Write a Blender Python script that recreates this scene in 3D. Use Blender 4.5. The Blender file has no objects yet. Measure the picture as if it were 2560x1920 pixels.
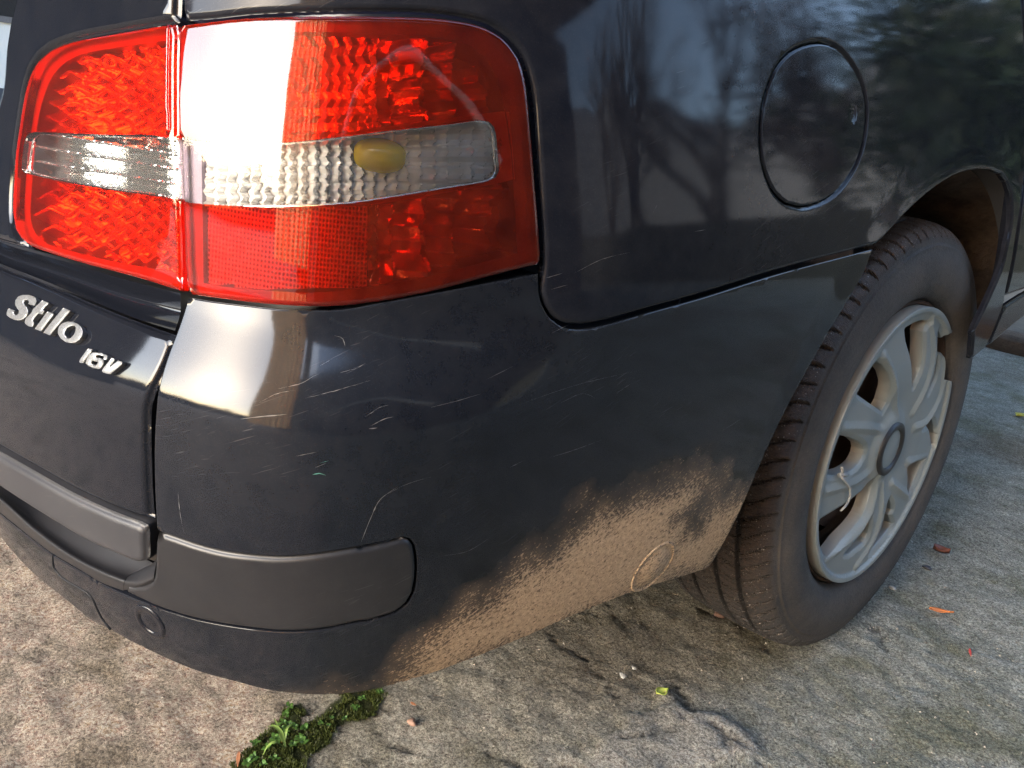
import bpy, math, random
import numpy as np
from mathutils import Vector, Matrix
from mathutils.geometry import delaunay_2d_cdt
random.seed(7); RNG = np.random.RandomState(7)
SC = bpy.context.scene; COL = SC.collection

# ------------------------------------------------------------------ camera
CAM = np.array([0.43452435, -1.13029784, 0.69793816])
YAW, PITCH, ROLL, FOC = 0.760696188, 0.335758669, 0.136288700, 809.653867
def cam_axes():
    f = np.array([-math.sin(YAW)*math.cos(PITCH), math.cos(YAW)*math.cos(PITCH), -math.sin(PITCH)])
    r = np.array([math.cos(YAW), math.sin(YAW), 0.0]); u = np.cross(r, f)
    return r*math.cos(ROLL)+u*math.sin(ROLL), -r*math.sin(ROLL)+u*math.cos(ROLL), f
CR, CU, CF = cam_axes()
cd = bpy.data.cameras.new('camera'); cam = bpy.data.objects.new('camera', cd); COL.objects.link(cam)
cd.sensor_width = 36; cd.lens = FOC/1024*36; cd.clip_start = 0.02; cd.clip_end = 500
M = Matrix.Identity(4)
for i in range(3):
    M[i][0], M[i][1], M[i][2], M[i][3] = CR[i], CU[i], -CF[i], CAM[i]
cam.matrix_world = M; SC.camera = cam

# ------------------------------------------------------------------ light
SUN_AZ, SUN_EL = 180.0, 24.0        # azimuth: degrees clockwise from +Y (car forward)
saz, sel = math.radians(SUN_AZ), math.radians(SUN_EL)
SUN_DIR = Vector((math.sin(saz)*math.cos(sel), math.cos(saz)*math.cos(sel), math.sin(sel)))
W = bpy.data.worlds.new('World'); SC.world = W; W.use_nodes = True
wn = W.node_tree; wn.nodes.clear()
sky = wn.nodes.new('ShaderNodeTexSky'); sky.sky_type = 'NISHITA'; sky.sun_disc = False
sky.sun_elevation = sel; sky.sun_rotation = saz; sky.dust_density = 1.3; sky.air_density = 1.0; sky.ozone_density = 1.0
bgn = wn.nodes.new('ShaderNodeBackground'); bgn.inputs[1].default_value = 0.15
won = wn.nodes.new('ShaderNodeOutputWorld')
wn.links.new(sky.outputs[0], bgn.inputs[0]); wn.links.new(bgn.outputs[0], won.inputs[0])
sl = bpy.data.lights.new('sun', 'SUN'); sl.energy = .52; sl.angle = math.radians(80); sl.color = (.94, .965, 1.0)
so = bpy.data.objects.new('sun', sl); COL.objects.link(so); so.rotation_euler = (-SUN_DIR).to_track_quat('-Z', 'Y').to_euler()
SC.view_settings.view_transform = 'Standard'; SC.view_settings.look = 'None'
SC.view_settings.exposure = 3.15; SC.view_settings.gamma = 1.0; SC.view_settings.use_curve_mapping = False
SC.cycles.use_denoising = True; SC.cycles.denoising_prefilter = 'NONE'; SC.cycles.max_bounces = 10; SC.cycles.transparent_max_bounces = 12
SC.cycles.caustics_reflective = False; SC.cycles.caustics_refractive = False; SC.cycles.sample_clamp_indirect = 6

# ------------------------------------------------------------------ helpers: nodes
class NT:
    def __init__(s, name):
        s.m = bpy.data.materials.new(name); s.m.use_nodes = True; s.t = s.m.node_tree; s.t.nodes.clear()
        s.out = s.t.nodes.new('ShaderNodeOutputMaterial')
        s.co = s.t.nodes.new('ShaderNodeTexCoord').outputs['Object']
    def n(s, ty, **kw):
        nd = s.t.nodes.new(ty)
        for k, v in kw.items():
            if k.startswith('i_'):
                key = k[2:].replace('_', ' ')
                s.set(nd.inputs[int(key)] if key.isdigit() else nd.inputs[key], v)
            else: setattr(nd, k, v)
        return nd
    def set(s, inp, v):
        if isinstance(v, bpy.types.NodeSocket): s.t.links.new(v, inp)
        elif isinstance(v, (tuple, list)) and len(v) == 3 and inp.type == 'RGBA': inp.default_value = (*v, 1)
        else: inp.default_value = v
    def noise(s, scale, detail=4, rough=.6, vec=None, dist=0):
        nd = s.n('ShaderNodeTexNoise', i_Scale=scale, i_Detail=detail, i_Roughness=rough, i_Distortion=dist)
        s.t.links.new(vec or s.co, nd.inputs['Vector']); return nd.outputs['Fac']
    def vor(s, scale, feat='F1', out='Distance', vec=None, rnd=1.0):
        nd = s.n('ShaderNodeTexVoronoi', feature=feat, i_Scale=scale); nd.inputs['Randomness'].default_value = rnd
        s.t.links.new(vec or s.co, nd.inputs['Vector']); return nd.outputs[out]
    def mapv(s, scale=(1, 1, 1), rot=(0, 0, 0), vec=None):
        nd = s.n('ShaderNodeMapping'); nd.inputs['Scale'].default_value = scale; nd.inputs['Rotation'].default_value = rot
        s.t.links.new(vec or s.co, nd.inputs['Vector']); return nd.outputs[0]
    def ramp(s, fac, *stops, interp='LINEAR'):
        nd = s.n('ShaderNodeValToRGB'); cr = nd.color_ramp; cr.interpolation = interp
        while len(cr.elements) < len(stops): cr.elements.new(.5)
        for e, (p, c) in zip(cr.elements, stops):
            e.position = p; e.color = (c, c, c, 1) if not isinstance(c, (tuple, list)) else (*c, 1)
        s.set(nd.inputs[0], fac); return nd.outputs[0]
    def math(s, op, a, b=0.0, clamp=False):
        nd = s.n('ShaderNodeMath', operation=op, use_clamp=clamp); s.set(nd.inputs[0], a); s.set(nd.inputs[1], b); return nd.outputs[0]
    def mix(s, f, a, b, mode='MIX'):
        nd = s.n('ShaderNodeMix', data_type='RGBA', blend_type=mode); s.set(nd.inputs[0], f); s.set(nd.inputs[6], a); s.set(nd.inputs[7], b); return nd.outputs[2]
    def attr(s, name):
        return s.n('ShaderNodeAttribute', attribute_name=name).outputs['Fac']
    def bump(s, h, strength=.3, dist=.001, prev=None):
        nd = s.n('ShaderNodeBump', i_Strength=strength, i_Distance=dist); s.set(nd.inputs['Height'], h)
        if prev is not None: s.set(nd.inputs['Normal'], prev)
        return nd.outputs[0]
    def pbr(s, color, rough=.5, normal=None, **kw):
        nd = s.n('ShaderNodeBsdfPrincipled'); s.set(nd.inputs['Base Color'], color); s.set(nd.inputs['Roughness'], rough)
        if normal is not None: s.set(nd.inputs['Normal'], normal)
        for k, v in kw.items(): s.set(nd.inputs[k.replace('_', ' ')], v)
        return nd.outputs[0]
    def mixs(s, f, a, b):
        nd = s.n('ShaderNodeMixShader'); s.set(nd.inputs[0], f); s.t.links.new(a, nd.inputs[1]); s.t.links.new(b, nd.inputs[2]); return nd.outputs[0]
    def end(s, sh):
        s.t.links.new(sh, s.out.inputs['Surface']); return s.m

# ------------------------------------------------------------------ helpers: objects
def mesh_obj(name, V, F, mat, parent=None, smooth=True, attrs=None, label=None, kind=None, cat=None, group=None, mats=None, mi=None):
    me = bpy.data.meshes.new(name)
    me.from_pydata([tuple(map(float, v)) for v in V], [], [tuple(map(int, f)) for f in F])
    for m in ([mat] if mats is None else mats): me.materials.append(m)
    if smooth: me.polygons.foreach_set('use_smooth', [True]*len(me.polygons))
    if mi is not None: me.polygons.foreach_set('material_index', [int(x) for x in mi])
    if attrs:
        for k, a in attrs.items():
            at = me.attributes.new(k, 'FLOAT', 'POINT'); at.data.foreach_set('value', np.asarray(a, float).ravel())
    me.update()
    o = bpy.data.objects.new(name, me); COL.objects.link(o)
    if parent is not None: o.parent = parent
    if label: o['label'] = label
    if kind: o['kind'] = kind
    if cat: o['category'] = cat
    if group: o['group'] = group
    return o
def empty(name, label=None, cat=None, parent=None, loc=(0, 0, 0), group=None):
    o = bpy.data.objects.new(name, None); COL.objects.link(o); o.empty_display_size = .1; o.location = loc
    if parent is not None: o.parent = parent
    if label: o['label'] = label
    if cat: o['category'] = cat
    if group: o['group'] = group
    return o
def grid_faces(nu, nv, closed_u=False):
    F = []
    for i in range(nu if closed_u else nu-1):
        for j in range(nv-1):
            a, b = i*nv+j, ((i+1) % nu)*nv+j; F.append((a, b, b+1, a+1))
    return F
def tube_mesh(P, r, n=8, cap=True):
    P = np.asarray(P, float); m = len(P); rr = np.broadcast_to(np.asarray(r, float), (m,))
    T = np.gradient(P, axis=0); T /= np.linalg.norm(T, axis=1)[:, None]+1e-12
    up = np.array([0, 0, 1.0]) if abs(T[0][2]) < .9 else np.array([1.0, 0, 0])
    A = np.cross(T[0], up); A /= np.linalg.norm(A); V = []
    for i in range(m):
        A = A-T[i]*(A@T[i]); A /= np.linalg.norm(A)+1e-12; B = np.cross(T[i], A)
        for k in range(n):
            t = 2*math.pi*k/n; V.append(P[i]+rr[i]*(math.cos(t)*A+math.sin(t)*B))
    F = [(i*n+k, i*n+(k+1) % n, (i+1)*n+(k+1) % n, (i+1)*n+k) for i in range(m-1) for k in range(n)]
    if cap: F += [tuple(range(n-1, -1, -1)), tuple((m-1)*n+k for k in range(n))]
    return V, F
def box_mesh(x0, x1, y0, y1, z0, z1):
    V = [(x, y, z) for x in (x0, x1) for y in (y0, y1) for z in (z0, z1)]
    return V, [(0, 1, 3, 2), (4, 6, 7, 5), (0, 4, 5, 1), (2, 3, 7, 6), (0, 2, 6, 4), (1, 5, 7, 3)]

# ------------------------------------------------------------------ helpers: curves
def catmull(P, closed=False, step=6.0):
    """Catmull-Rom through P; a point given twice in a row is a sharp corner."""
    P = [np.array(q, float) for q in P]
    if closed:
        cs = [i for i in range(len(P)) if np.allclose(P[i], P[(i+1) % len(P)])]
        if cs:
            k = cs[0]+1; P = P[k:]+P[:k]; segs = [[]]
            # P now starts just after a corner point (its duplicate)
            for i, q in enumerate(P):
                segs[-1].append(q)
                if i+1 < len(P) and np.allclose(P[i+1], q): segs.append([])
            if not np.allclose(segs[-1][-1], segs[0][0]): segs[-1].append(segs[0][0])
            out = []
            for s_ in segs: out += list(catmull(s_, False, step))[:-1]
            return np.array(out)
        Q = [P[-1]]+P+[P[0], P[1]]
    else:
        segs = [[P[0]]]
        for i in range(1, len(P)):
            if np.allclose(P[i], P[i-1]): segs.append([P[i]])
            else: segs[-1].append(P[i])
        segs = [s_ for s_ in segs if len(s_) > 1]
        if len(segs) > 1:
            out = []
            for s_ in segs: out += list(catmull(s_, False, step))[:-1]
            return np.array(out+[segs[-1][-1]])
        P = segs[0]
        Q = [2*P[0]-P[1]]+P+[2*P[-1]-P[-2]]
    out = []
    for i in range(1, len(Q)-2):
        p0, p1, p2, p3 = Q[i-1], Q[i], Q[i+1], Q[i+2]
        d = [max(np.linalg.norm(b-a), 1e-9)**.5 for a, b in ((p0, p1), (p1, p2), (p2, p3))]
        m1 = (p2-p1)+d[1]*((p1-p0)/d[0]-(p2-p0)/(d[0]+d[1])); m2 = (p2-p1)+d[1]*((p3-p2)/d[2]-(p3-p1)/(d[1]+d[2]))
        n = max(1, int(np.linalg.norm(p2-p1)/step))
        for k in range(n):
            t = k/n; out.append((2*t**3-3*t*t+1)*p1+(t**3-2*t*t+t)*m1+(3*t*t-2*t**3)*p2+(t**3-t*t)*m2)
    if not closed: out.append(Q[-2])
    return np.array(out)
def resample(P, step, closed=True):
    P = np.asarray(P); Q = np.vstack([P, P[:1]]) if closed else P
    out = []
    for a, b in zip(Q[:-1], Q[1:]):
        L = np.linalg.norm(b-a); n = max(1, int(round(L/step)))
        for k in range(n): out.append(a+(b-a)*k/n)
    if not closed: out.append(Q[-1])
    out = np.array(out); keep = [0]
    for i in range(1, len(out)):
        if np.linalg.norm(out[i]-out[keep[-1]]) > step*.35: keep.append(i)
    return out[keep]
def pip(P, poly):
    x, y = P[:, 0], P[:, 1]; ins = np.zeros(len(P), bool); n = len(poly)
    for i in range(n):
        (x1, y1), (x2, y2) = poly[i], poly[(i+1) % n]
        if y1 == y2: continue
        c = ((y1 > y) != (y2 > y)) & (x < (x2-x1)*(y-y1)/(y2-y1)+x1); ins ^= c
    return ins
def pdist(P, poly, closed=True):
    A = np.asarray(poly); B = np.roll(A, -1, 0)
    if not closed: A, B = A[:-1], A[1:]
    out = np.full(len(P), 1e9)
    for i in range(0, len(P), 4000):
        Q = P[i:i+4000, None, :]; AB = (B-A)[None]; t = ((Q-A[None])*AB).sum(2)/((AB**2).sum(2)+1e-18)
        t = np.clip(t, 0, 1); D = Q-A[None]-AB*t[..., None]; out[i:i+4000] = np.sqrt((D**2).sum(2)).min(1)
    return out
def vnoise(P, scale, seed=0):
    """smooth value noise on 2D points, -1..1"""
    R = np.random.RandomState(seed).rand(256, 256)*2-1
    Q = np.asarray(P)*scale; i = np.floor(Q).astype(int); f = Q-i; f = f*f*(3-2*f)
    g = lambda a, b: R[(i[:, 0]+a) % 256, (i[:, 1]+b) % 256]
    return (g(0, 0)*(1-f[:, 0])+g(1, 0)*f[:, 0])*(1-f[:, 1])+(g(0, 1)*(1-f[:, 0])+g(1, 1)*f[:, 0])*f[:, 1]
def fbm(P, scale, seed=0, oct=4):
    return sum(vnoise(P, scale*2**k, seed+k)*.5**k for k in range(oct))

def crop(ox, oy, s):            # measured positions in enlarged details of the photo -> 1024 px wide frame
    return lambda *pts: [((ox+a*s)*.4, (oy+b*s)*.4) for a, b in pts]
c1, c2, c3 = crop(0, 0, .4219), crop(400, 0, .4822), crop(0, 650, .4822)
c4, c6, c7 = crop(1200, 0, .6148), crop(900, 1100, .4943), crop(0, 1200, .4521)
cA, cB = crop(2060, 340, .3014), crop(0, 720, .15371)
w1, w2 = crop(2000, 720, .2652), crop(1980, 1060, .2652)
dd = crop(0, 0, 2560/2212)
def rays(px):
    px = np.asarray(px, float); return CF+np.outer((px[:, 0]-512)/FOC, CR)-np.outer((px[:, 1]-384)/FOC, CU)

# ------------------------------------------------------------------ car body surface
WC = np.array([0, 0, .307])
plan = [(-1.75, -.70), (-1.62, -.86), (-1.3, -.985), (-.85, -1.03), (-.45, -1.018), (-.25, -.998), (-.12, -.974), (-.05, -.951), (0, -.925), (.04, -.89),
        (.064, -.85), (.078, -.80), (.088, -.72), (.097, -.60), (.104, -.45), (.110, -.25), (.113, 0), (.114, .3), (.115, 1.0), (.10, 2.0), (.05, 3.2)]
_b = catmull(plan, False, .003)
_s = np.concatenate([[0], np.cumsum(np.linalg.norm(np.diff(_b, axis=0), axis=1))])
S = np.arange(0, _s[-1], .003); B = np.stack([np.interp(S, _s, _b[:, k]) for k in (0, 1)], 1)
k_ = np.exp(-np.linspace(-2, 2, 25)**2); k_ /= k_.sum()
for k in (0, 1): B[12:-12, k] = np.convolve(B[:, k], k_, 'valid')
T = np.gradient(B, axis=0); T /= np.linalg.norm(T, axis=1)[:, None]
N = np.stack([T[:, 1], -T[:, 0]], 1)                       # outward plan normal
ZG = np.arange(0, 1.8, .002)
def prof(pts, sm=4):
    z, o = zip(*pts); v = np.interp(ZG, z, o); k = np.exp(-.5*(np.arange(-16, 17)/sm)**2); k /= k.sum()
    return np.convolve(np.pad(v, 16, mode='edge'), k, 'valid')
PC = prof([(.10, .20), (.18, .085), (.22, .050), (.25, .031), (.30, .014), (.35, .004), (.40, 0), (.46, 0), (.495, .001), (.51, .006), (.53, .017), (.556, .031), (.60, .033), (.65, .037), (.70, .044), (.76, .056), (.82, .075), (.95, .13), (1.4, .35), (1.8, .6)])
PS = prof([(.10, .15), (.18, .07), (.22, .040), (.25, .026), (.30, .012), (.35, .004), (.40, 0), (.50, 0), (.56, .001), (.60, .004), (.65, .011), (.70, .020), (.80, .042), (.95, .085), (1.4, .35), (1.8, .55)], 8)
PR = prof([(.10, .20), (.18, .07), (.25, .030), (.30, .014), (.35, .004), (.40, 0), (.47, 0), (.49, .002), (.51, .010), (.54, .026), (.57, .036), (.6, .040), (.7, .050), (.8, .066), (.95, .12), (1.4, .35), (1.8, .6)])
def sstep(x, a, b):
    t = np.clip((np.asarray(x, float)-a)/(b-a), 0, 1); return t*t*(3-2*t)
def base(s):
    return np.stack([np.interp(s, S, B[:, k]) for k in (0, 1)], 1), np.stack([np.interp(s, S, N[:, k]) for k in (0, 1)], 1)
def inward(s, z, b=None):
    if b is None: b = base(s)[0]
    ws = sstep(b[:, 1], -.88, -.66); wr = 1-sstep(b[:, 0], -.16, -.02); wr = np.where(b[:, 1] > -.6, 0, wr); wc = np.clip(1-ws-wr, 0, 1)
    i = lambda P: np.interp(z, ZG, P)
    o = (ws*i(PS)+wr*i(PR)+wc*i(PC))/(ws+wr+wc)
    r = np.hypot(b[:, 1]-WC[1], z-WC[2])                    # wheel arch flare
    fl = .0035*(1-sstep(r, .386, .445))*ws
    sh = .006*np.exp(-((z-.79-.02*b[:, 1])/.03)**2)*ws
    return o-fl-sh*0
def surf(s, z, e=0.0):
    s, z = np.asarray(s, float), np.asarray(z, float); b, n = base(s); o = inward(s, z, b)+0*s
    return np.column_stack([b-n*o[:, None], z])
def snormal(s, z):
    h = .002; a = surf(s+h, z)-surf(s-h, z); b = surf(s, z+h)-surf(s, z-h); n = np.cross(a, b)
    return n/np.linalg.norm(n, axis=1)[:, None]
def body(s, z, e=0.0):
    return surf(s, z)-snormal(s, z)*np.broadcast_to(np.asarray(e, float), np.shape(s))[:, None]
_Bc, _Nc, _Sc = B[::4], N[::4], S[::4]
def near_s(P):
    D = ((P[:, None, :2]-_Bc[None])**2).sum(2); i = D.argmin(1)
    t = ((P[:, :2]-_Bc[i])*T[::4][i]).sum(1); s = _Sc[i]+t
    b, n = base(s); return s, -((P[:, :2]-b)*n).sum(1), b
def trace(px, off=0.0, smin=None):
    """where do these picture rays meet the car's surface (pushed in by off)? -> (s, z)"""
    d = rays(px); n = len(d); ts = np.arange(.15, 4.2, .012); hit = np.full(n, np.nan); best = np.full(n, -1e9); bt = np.zeros(n)
    prev = np.full(n, -1.0); done = np.zeros(n, bool)
    P = CAM[None, None]+d[:, None]*ts[None, :, None]; Q = P.reshape(-1, 3); F = np.empty(len(Q))
    for i in range(0, len(Q), 20000):
        s, din, b = near_s(Q[i:i+20000]); F[i:i+20000] = din-inward(s, Q[i:i+20000, 2], b)-off
    F = F.reshape(n, -1); F[:, :][(Q[:, 0] < -1.3).reshape(n, -1)] = -1
    pos = F >= 0; any_ = pos.any(1); first = pos.argmax(1); bi = F.argmax(1)
    lo = ts[np.maximum(np.where(any_, first, bi)-1, 0)]; hi = ts[np.where(any_, first, bi)]
    for _ in range(16):
        m = (lo+hi)/2; P = CAM+d*m[:, None]; s, din, b = near_s(P); f = din-inward(s, P[:, 2], b)-off
        g = (f >= 0) | ~any_; hi = np.where(g, m, hi); lo = np.where(g, lo, m)
    P = CAM+d*hi[:, None]; s, _, _ = near_s(P)
    return np.column_stack([s, P[:, 2]])
def tr(pts, closed=True, off=0.0, step=7):
    return trace(catmull(pts, closed, step), off)

def panel(name, outline, mat, parent, F=body, grid=.008, off=0.0, thick=.012, edge=.003, holes=(), keep=None, cut=None,
          attrs=None, label=None, kind=None, step=None, relief=None, uv=False):
    """sheet on the car's surface inside outline, with rounded edges and a folded rim"""
    step = step or min(grid, .006)
    loops = [resample(outline, step)]+[resample(h, step) for h in holes]; cl = [resample(c, step) for c in (cut or [])]
    pts = [*loops, *cl]; ed = []; V = []
    for L in pts:
        k = len(V); m = len(L); V += list(L); ed += [(k+i, k+(i+1) % m) for i in range(m)]
    Vb = np.array(V); lo, hi = Vb.min(0), Vb.max(0); allb = loops
    gx, gz = np.meshgrid(np.arange(lo[0], hi[0], grid), np.arange(lo[1], hi[1], grid)); G = np.column_stack([gx.ravel(), gz.ravel()])
    G += RNG.uniform(-.05, .05, G.shape)*grid
    ins = pip(G, loops[0])
    for h in loops[1:]: ins &= ~pip(G, h)
    G = G[ins]; dm = np.min([pdist(G, L) for L in pts], axis=0); G = G[dm > grid*.45]
    rings = []
    if edge > 0:                                             # close rows of points along every rim
        for L in loops:
            t = np.roll(L, -1, 0)-np.roll(L, 1, 0); t /= np.linalg.norm(t, axis=1)[:, None]+1e-12; nn = np.column_stack([-t[:, 1], t[:, 0]])
            for k in (.25, .6, 1.1):
                for sg in (1, -1):
                    R = L+nn*sg*edge*k; ok = pip(R, loops[0])
                    for h in loops[1:]: ok &= ~pip(R, h)
                    R = R[ok]
                    if len(R): R = R[np.min([pdist(R, q) for q in pts], axis=0) > edge*k*.93]
                    if len(R): rings.append(R)
    if rings:
        Rg = np.vstack(rings)
        if len(G): G = G[np.min([pdist(G, L) for L in loops], axis=0) > edge*1.1+grid*.3]
        G = np.vstack([G, Rg])
    allp = np.vstack([Vb, G])
    r = delaunay_2d_cdt([Vector(p) for p in allp], ed, [], 0, 1e-6)
    P = np.array([tuple(v) for v in r[0]]); F3 = np.array([f for f in r[2] if len(f) == 3]); c = P[F3].mean(1)
    k = pip(c, loops[0])
    for h in loops[1:]: k &= ~pip(c, h)
    for q in cl:
        k &= ~pip(c, q) if keep != 'cut' else pip(c, q)
    F3 = F3[k]; used = np.unique(F3); mp = -np.ones(len(P), int); mp[used] = np.arange(len(used)); P = P[used]; F3 = mp[F3]
    a, b_, c_ = P[F3[:, 0]], P[F3[:, 1]], P[F3[:, 2]]
    ar = (b_-a)[:, 0]*(c_-a)[:, 1]-(b_-a)[:, 1]*(c_-a)[:, 0]; F3[ar < 0] = F3[ar < 0][:, ::-1]
    def efun(P):
        e = np.full(len(P), off, float)
        if edge > 0:
            d = np.min([pdist(P, L) for L in loops], axis=0); q = np.clip(d/edge, 0, 1); e += edge*(1-np.sqrt(np.clip(1-(1-q)**2, 0, 1)))
        if relief is not None: e += relief(P)
        return e
    e = efun(P)
    V3 = F(P[:, 0], P[:, 1], e)
    es = {}
    for f in F3:
        for i in range(3):
            es[(f[i], f[(i+1) % 3])] = 1
    bd = [(i, j) for (i, j) in es if (j, i) not in es]; bv = sorted({i for q in bd for i in q}); bi = {v: len(P)+k for k, v in enumerate(bv)}
    Vw = F(P[bv][:, 0], P[bv][:, 1], e[bv]+thick); FF = [tuple(f) for f in F3]
    if thick > 0: FF += [(j, i, bi[i], bi[j]) for i, j in bd]
    VV = np.vstack([V3, Vw]) if thick > 0 else V3
    at = {}
    for kk, fn in (attrs or {}).items():
        v = fn(P); at[kk] = np.concatenate([v, v[bv]]) if thick > 0 else v
    Pq = np.vstack([P, P[bv]]) if thick > 0 else P
    at['pu'] = Pq[:, 0]; at['pv'] = Pq[:, 1]
    o = mesh_obj(name, VV, FF, mat, parent, attrs=at, label=label, kind=kind)
    if F is body:                                            # shading normals of the true surface
        h = .0003; A1, A2 = np.array([h, 0]), np.array([0, h]); n0 = snormal(P[:, 0], P[:, 1])
        Ts = surf(P[:, 0]+.001, P[:, 1])-surf(P[:, 0]-.001, P[:, 1]); Ts /= np.linalg.norm(Ts, axis=1)[:, None]; Tz = np.cross(n0, Ts)
        gs, gz = ((efun(P+A1)-efun(P-A1))/(2*h), (efun(P+A2)-efun(P-A2))/(2*h)) if (edge > 0 or relief is not None) else (0*e, 0*e)
        nn_ = n0+Ts*gs[:, None]+Tz*gz[:, None]; nn_ /= np.linalg.norm(nn_, axis=1)[:, None]
        me = o.data; ls = np.empty(len(me.loops), int); me.loops.foreach_get('vertex_index', ls); CN = np.zeros((len(ls), 3)); k3 = 3*len(F3); CN[:k3] = nn_[ls[:k3]]
        custom = CN
    else: custom = None
    if thick > 0:                                            # the folded rim is a hard edge
        me = o.data; sharp = np.zeros(len(me.edges), bool); bset = {tuple(sorted(q)) for q in bd}
        ev = np.empty(len(me.edges)*2, int); me.edges.foreach_get('vertices', ev); ev = ev.reshape(-1, 2)
        for n_, (i, j) in enumerate(ev):
            if (min(i, j), max(i, j)) in bset: sharp[n_] = True
        at_ = me.attributes.new('sharp_edge', 'BOOLEAN', 'EDGE'); at_.data.foreach_set('value', sharp)
    if custom is not None: o.data.normals_split_custom_set([tuple(x) for x in custom])
    return o
def loft(name, rows, offs, mat, parent, nu=70, sub=6, label=None, attrs=None):
    """sheet through traced rows, each row on the surface pushed in by its own amount"""
    R = []
    for px, o in zip(rows, offs):
        sz = tr(px, False, o, 5); L = np.concatenate([[0], np.cumsum(np.linalg.norm(np.diff(sz, axis=0), axis=1))]); t = np.linspace(0, L[-1], nu)
        s, z = np.interp(t, L, sz[:, 0]), np.interp(t, L, sz[:, 1]); b, n = base(s)
        R.append(np.column_stack([b-n*(inward(s, z, b)+o)[:, None], z]))
    R = np.array(R); out = []
    for j in range(nu): out.append(catmull(R[:, j], False, 1e9 if sub == 1 else 1e9) if False else _spl(R[:, j], sub))
    out = np.array(out); nv = out.shape[1]
    return mesh_obj(name, out.reshape(-1, 3), [f[::-1] for f in grid_faces(nu, nv)], mat, parent, label=label)
def _spl(P, sub):
    Q = np.vstack([2*P[0]-P[1], P, 2*P[-1]-P[-2]]); out = []
    for i in range(1, len(Q)-2):
        p0, p1, p2, p3 = Q[i-1:i+3]
        for k in range(sub):
            t = k/sub; out.append(.5*((2*p1)+(-p0+p2)*t+(2*p0-5*p1+4*p2-p3)*t*t+(-p0+3*p1-3*p2+p3)*t**3))
    out.append(Q[-2]); return np.array(out)
# ------------------------------------------------------------------ materials
def uvw(t):
    c = t.n('ShaderNodeCombineXYZ'); t.set(c.inputs[0], t.attr('pu')); t.set(c.inputs[1], t.attr('pv')); return c.outputs[0]
def m_paint(name, base_col, rough, dust, scratch, mud=False, dustcol=(.155, .15, .15), coat=.35, spec=.5):
    t = NT(name); v = uvw(t)
    n1 = t.noise(9, 5, .65, v); n2 = t.noise(60, 4, .7, v); n3 = t.noise(900, 2, .6, v)
    speck = t.ramp(t.vor(260, vec=v), (.04, 1), (.09, 0))
    rt = lambda a, sc: t.mapv(sc, (0, 0, 0), t.mapv((1, 1, 1), (0, 0, a), v))
    s1 = t.ramp(t.noise(1, 2, .7, rt(-.42, (28, 640, 1))), (.655, 0), (.69, 1))
    s2 = t.ramp(t.noise(1.3, 2, .7, rt(-.28, (16, 380, 1))), (.68, 0), (.71, 1))
    s3 = t.ramp(t.noise(1, 2, .7, rt(-.6, (60, 900, 1))), (.66, 0), (.70, .7))
    area = t.ramp(t.noise(9, 3, .6, v), (.50, 0), (.68, 1))
    scr = t.math('MULTIPLY', t.math('MAXIMUM', t.math('MAXIMUM', s1, s2), t.math('MULTIPLY', s3, .5)), t.math('MULTIPLY', area, scratch))
    film = t.math('MULTIPLY', t.math('ADD', t.ramp(n1, (.3, .15), (.7, .9)), t.math('MULTIPLY', t.ramp(n2, (.4, 0), (.7, 1)), .5)), dust)
    film = t.math('ADD', film, t.math('MULTIPLY', speck, dust*1.6), clamp=True)
    film = t.math('ADD', film, t.math('MULTIPLY', t.ramp(n3, (.55, 0), (.75, 1)), dust*.8), clamp=True)
    col = t.mix(film, base_col, dustcol); col = t.mix(scr, col, (.26, .24, .24))
    rg = t.math('ADD', t.math('MULTIPLY', film, .6), rough, clamp=True); rg = t.math('ADD', rg, t.math('MULTIPLY', scr, .3), clamp=True)
    wav = t.noise(7, 2, .5, v)
    b = t.bump(t.math('ADD', t.math('MULTIPLY', n3, .08), t.math('MULTIPLY', scr, -.6)), .10, .0006); b = t.bump(wav, .035, .008, b)
    sh = t.pbr(col, rg, b, Coat_Weight=coat, Coat_Roughness=.04, Specular_IOR_Level=spec)
    if mud:
        mu = t.attr('mud')
        mm = t.mapv((130, 560, 1), (0, 0, 0), t.mapv((1, 1, 1), (0, 0, -.45), v)); g = t.noise(1, 5, .75, mm); g2 = t.noise(300, 4, .8, v)
        mk = t.math('ADD', t.math('MULTIPLY', mu, .86), t.math('MULTIPLY', t.math('SUBTRACT', t.math('MULTIPLY', t.math('ADD', g, g2), .5), .5), 4.6))
        mk = t.math('MULTIPLY', t.ramp(mk, (.42, 0), (.66, 1)), t.ramp(mu, (.02, 0), (.12, 1)))
        thin = t.math('MULTIPLY', t.ramp(mu, (.0, 0), (.4, .6)), t.ramp(n2, (.25, .35), (.7, 1)))
        mcol = t.mix(t.noise(240, 3, .6, v), (.25, .165, .095), (.80, .56, .35)); mb = t.bump(t.math('ADD', g2, t.math('MULTIPLY', mk, .6)), .8, .0016)
        msh = t.pbr(mcol, .92, mb, Specular_IOR_Level=.15); fsh = t.pbr((.22, .15, .095), .75, b, Specular_IOR_Level=.3)
        sh = t.mixs(thin, sh, fsh); sh = t.mixs(mk, sh, msh)
    return t.end(sh)
M_BODY = m_paint('dark_blue_paint', (.0042, .0055, .0105), .035, .065, .18, coat=0.0, spec=.15)
M_GATE = m_paint('tailgate_paint', (.0042, .0055, .0095), .06, .030, .06, coat=0.0, spec=.36)
M_BUMP = m_paint('bumper_paint', (.0045, .0062, .0105), .05, .045, .15, mud=True, coat=0.0, spec=.38)
M_SOFT = m_paint('bumper_lower_paint', (.004, .005, .009), .22, .05, .3, coat=0.0, spec=.35)
M_PAD = m_paint('charcoal_plastic', (.010, .0105, .013), .34, .07, .3, dustcol=(.14, .13, .125), coat=0.0, spec=.4)
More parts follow.
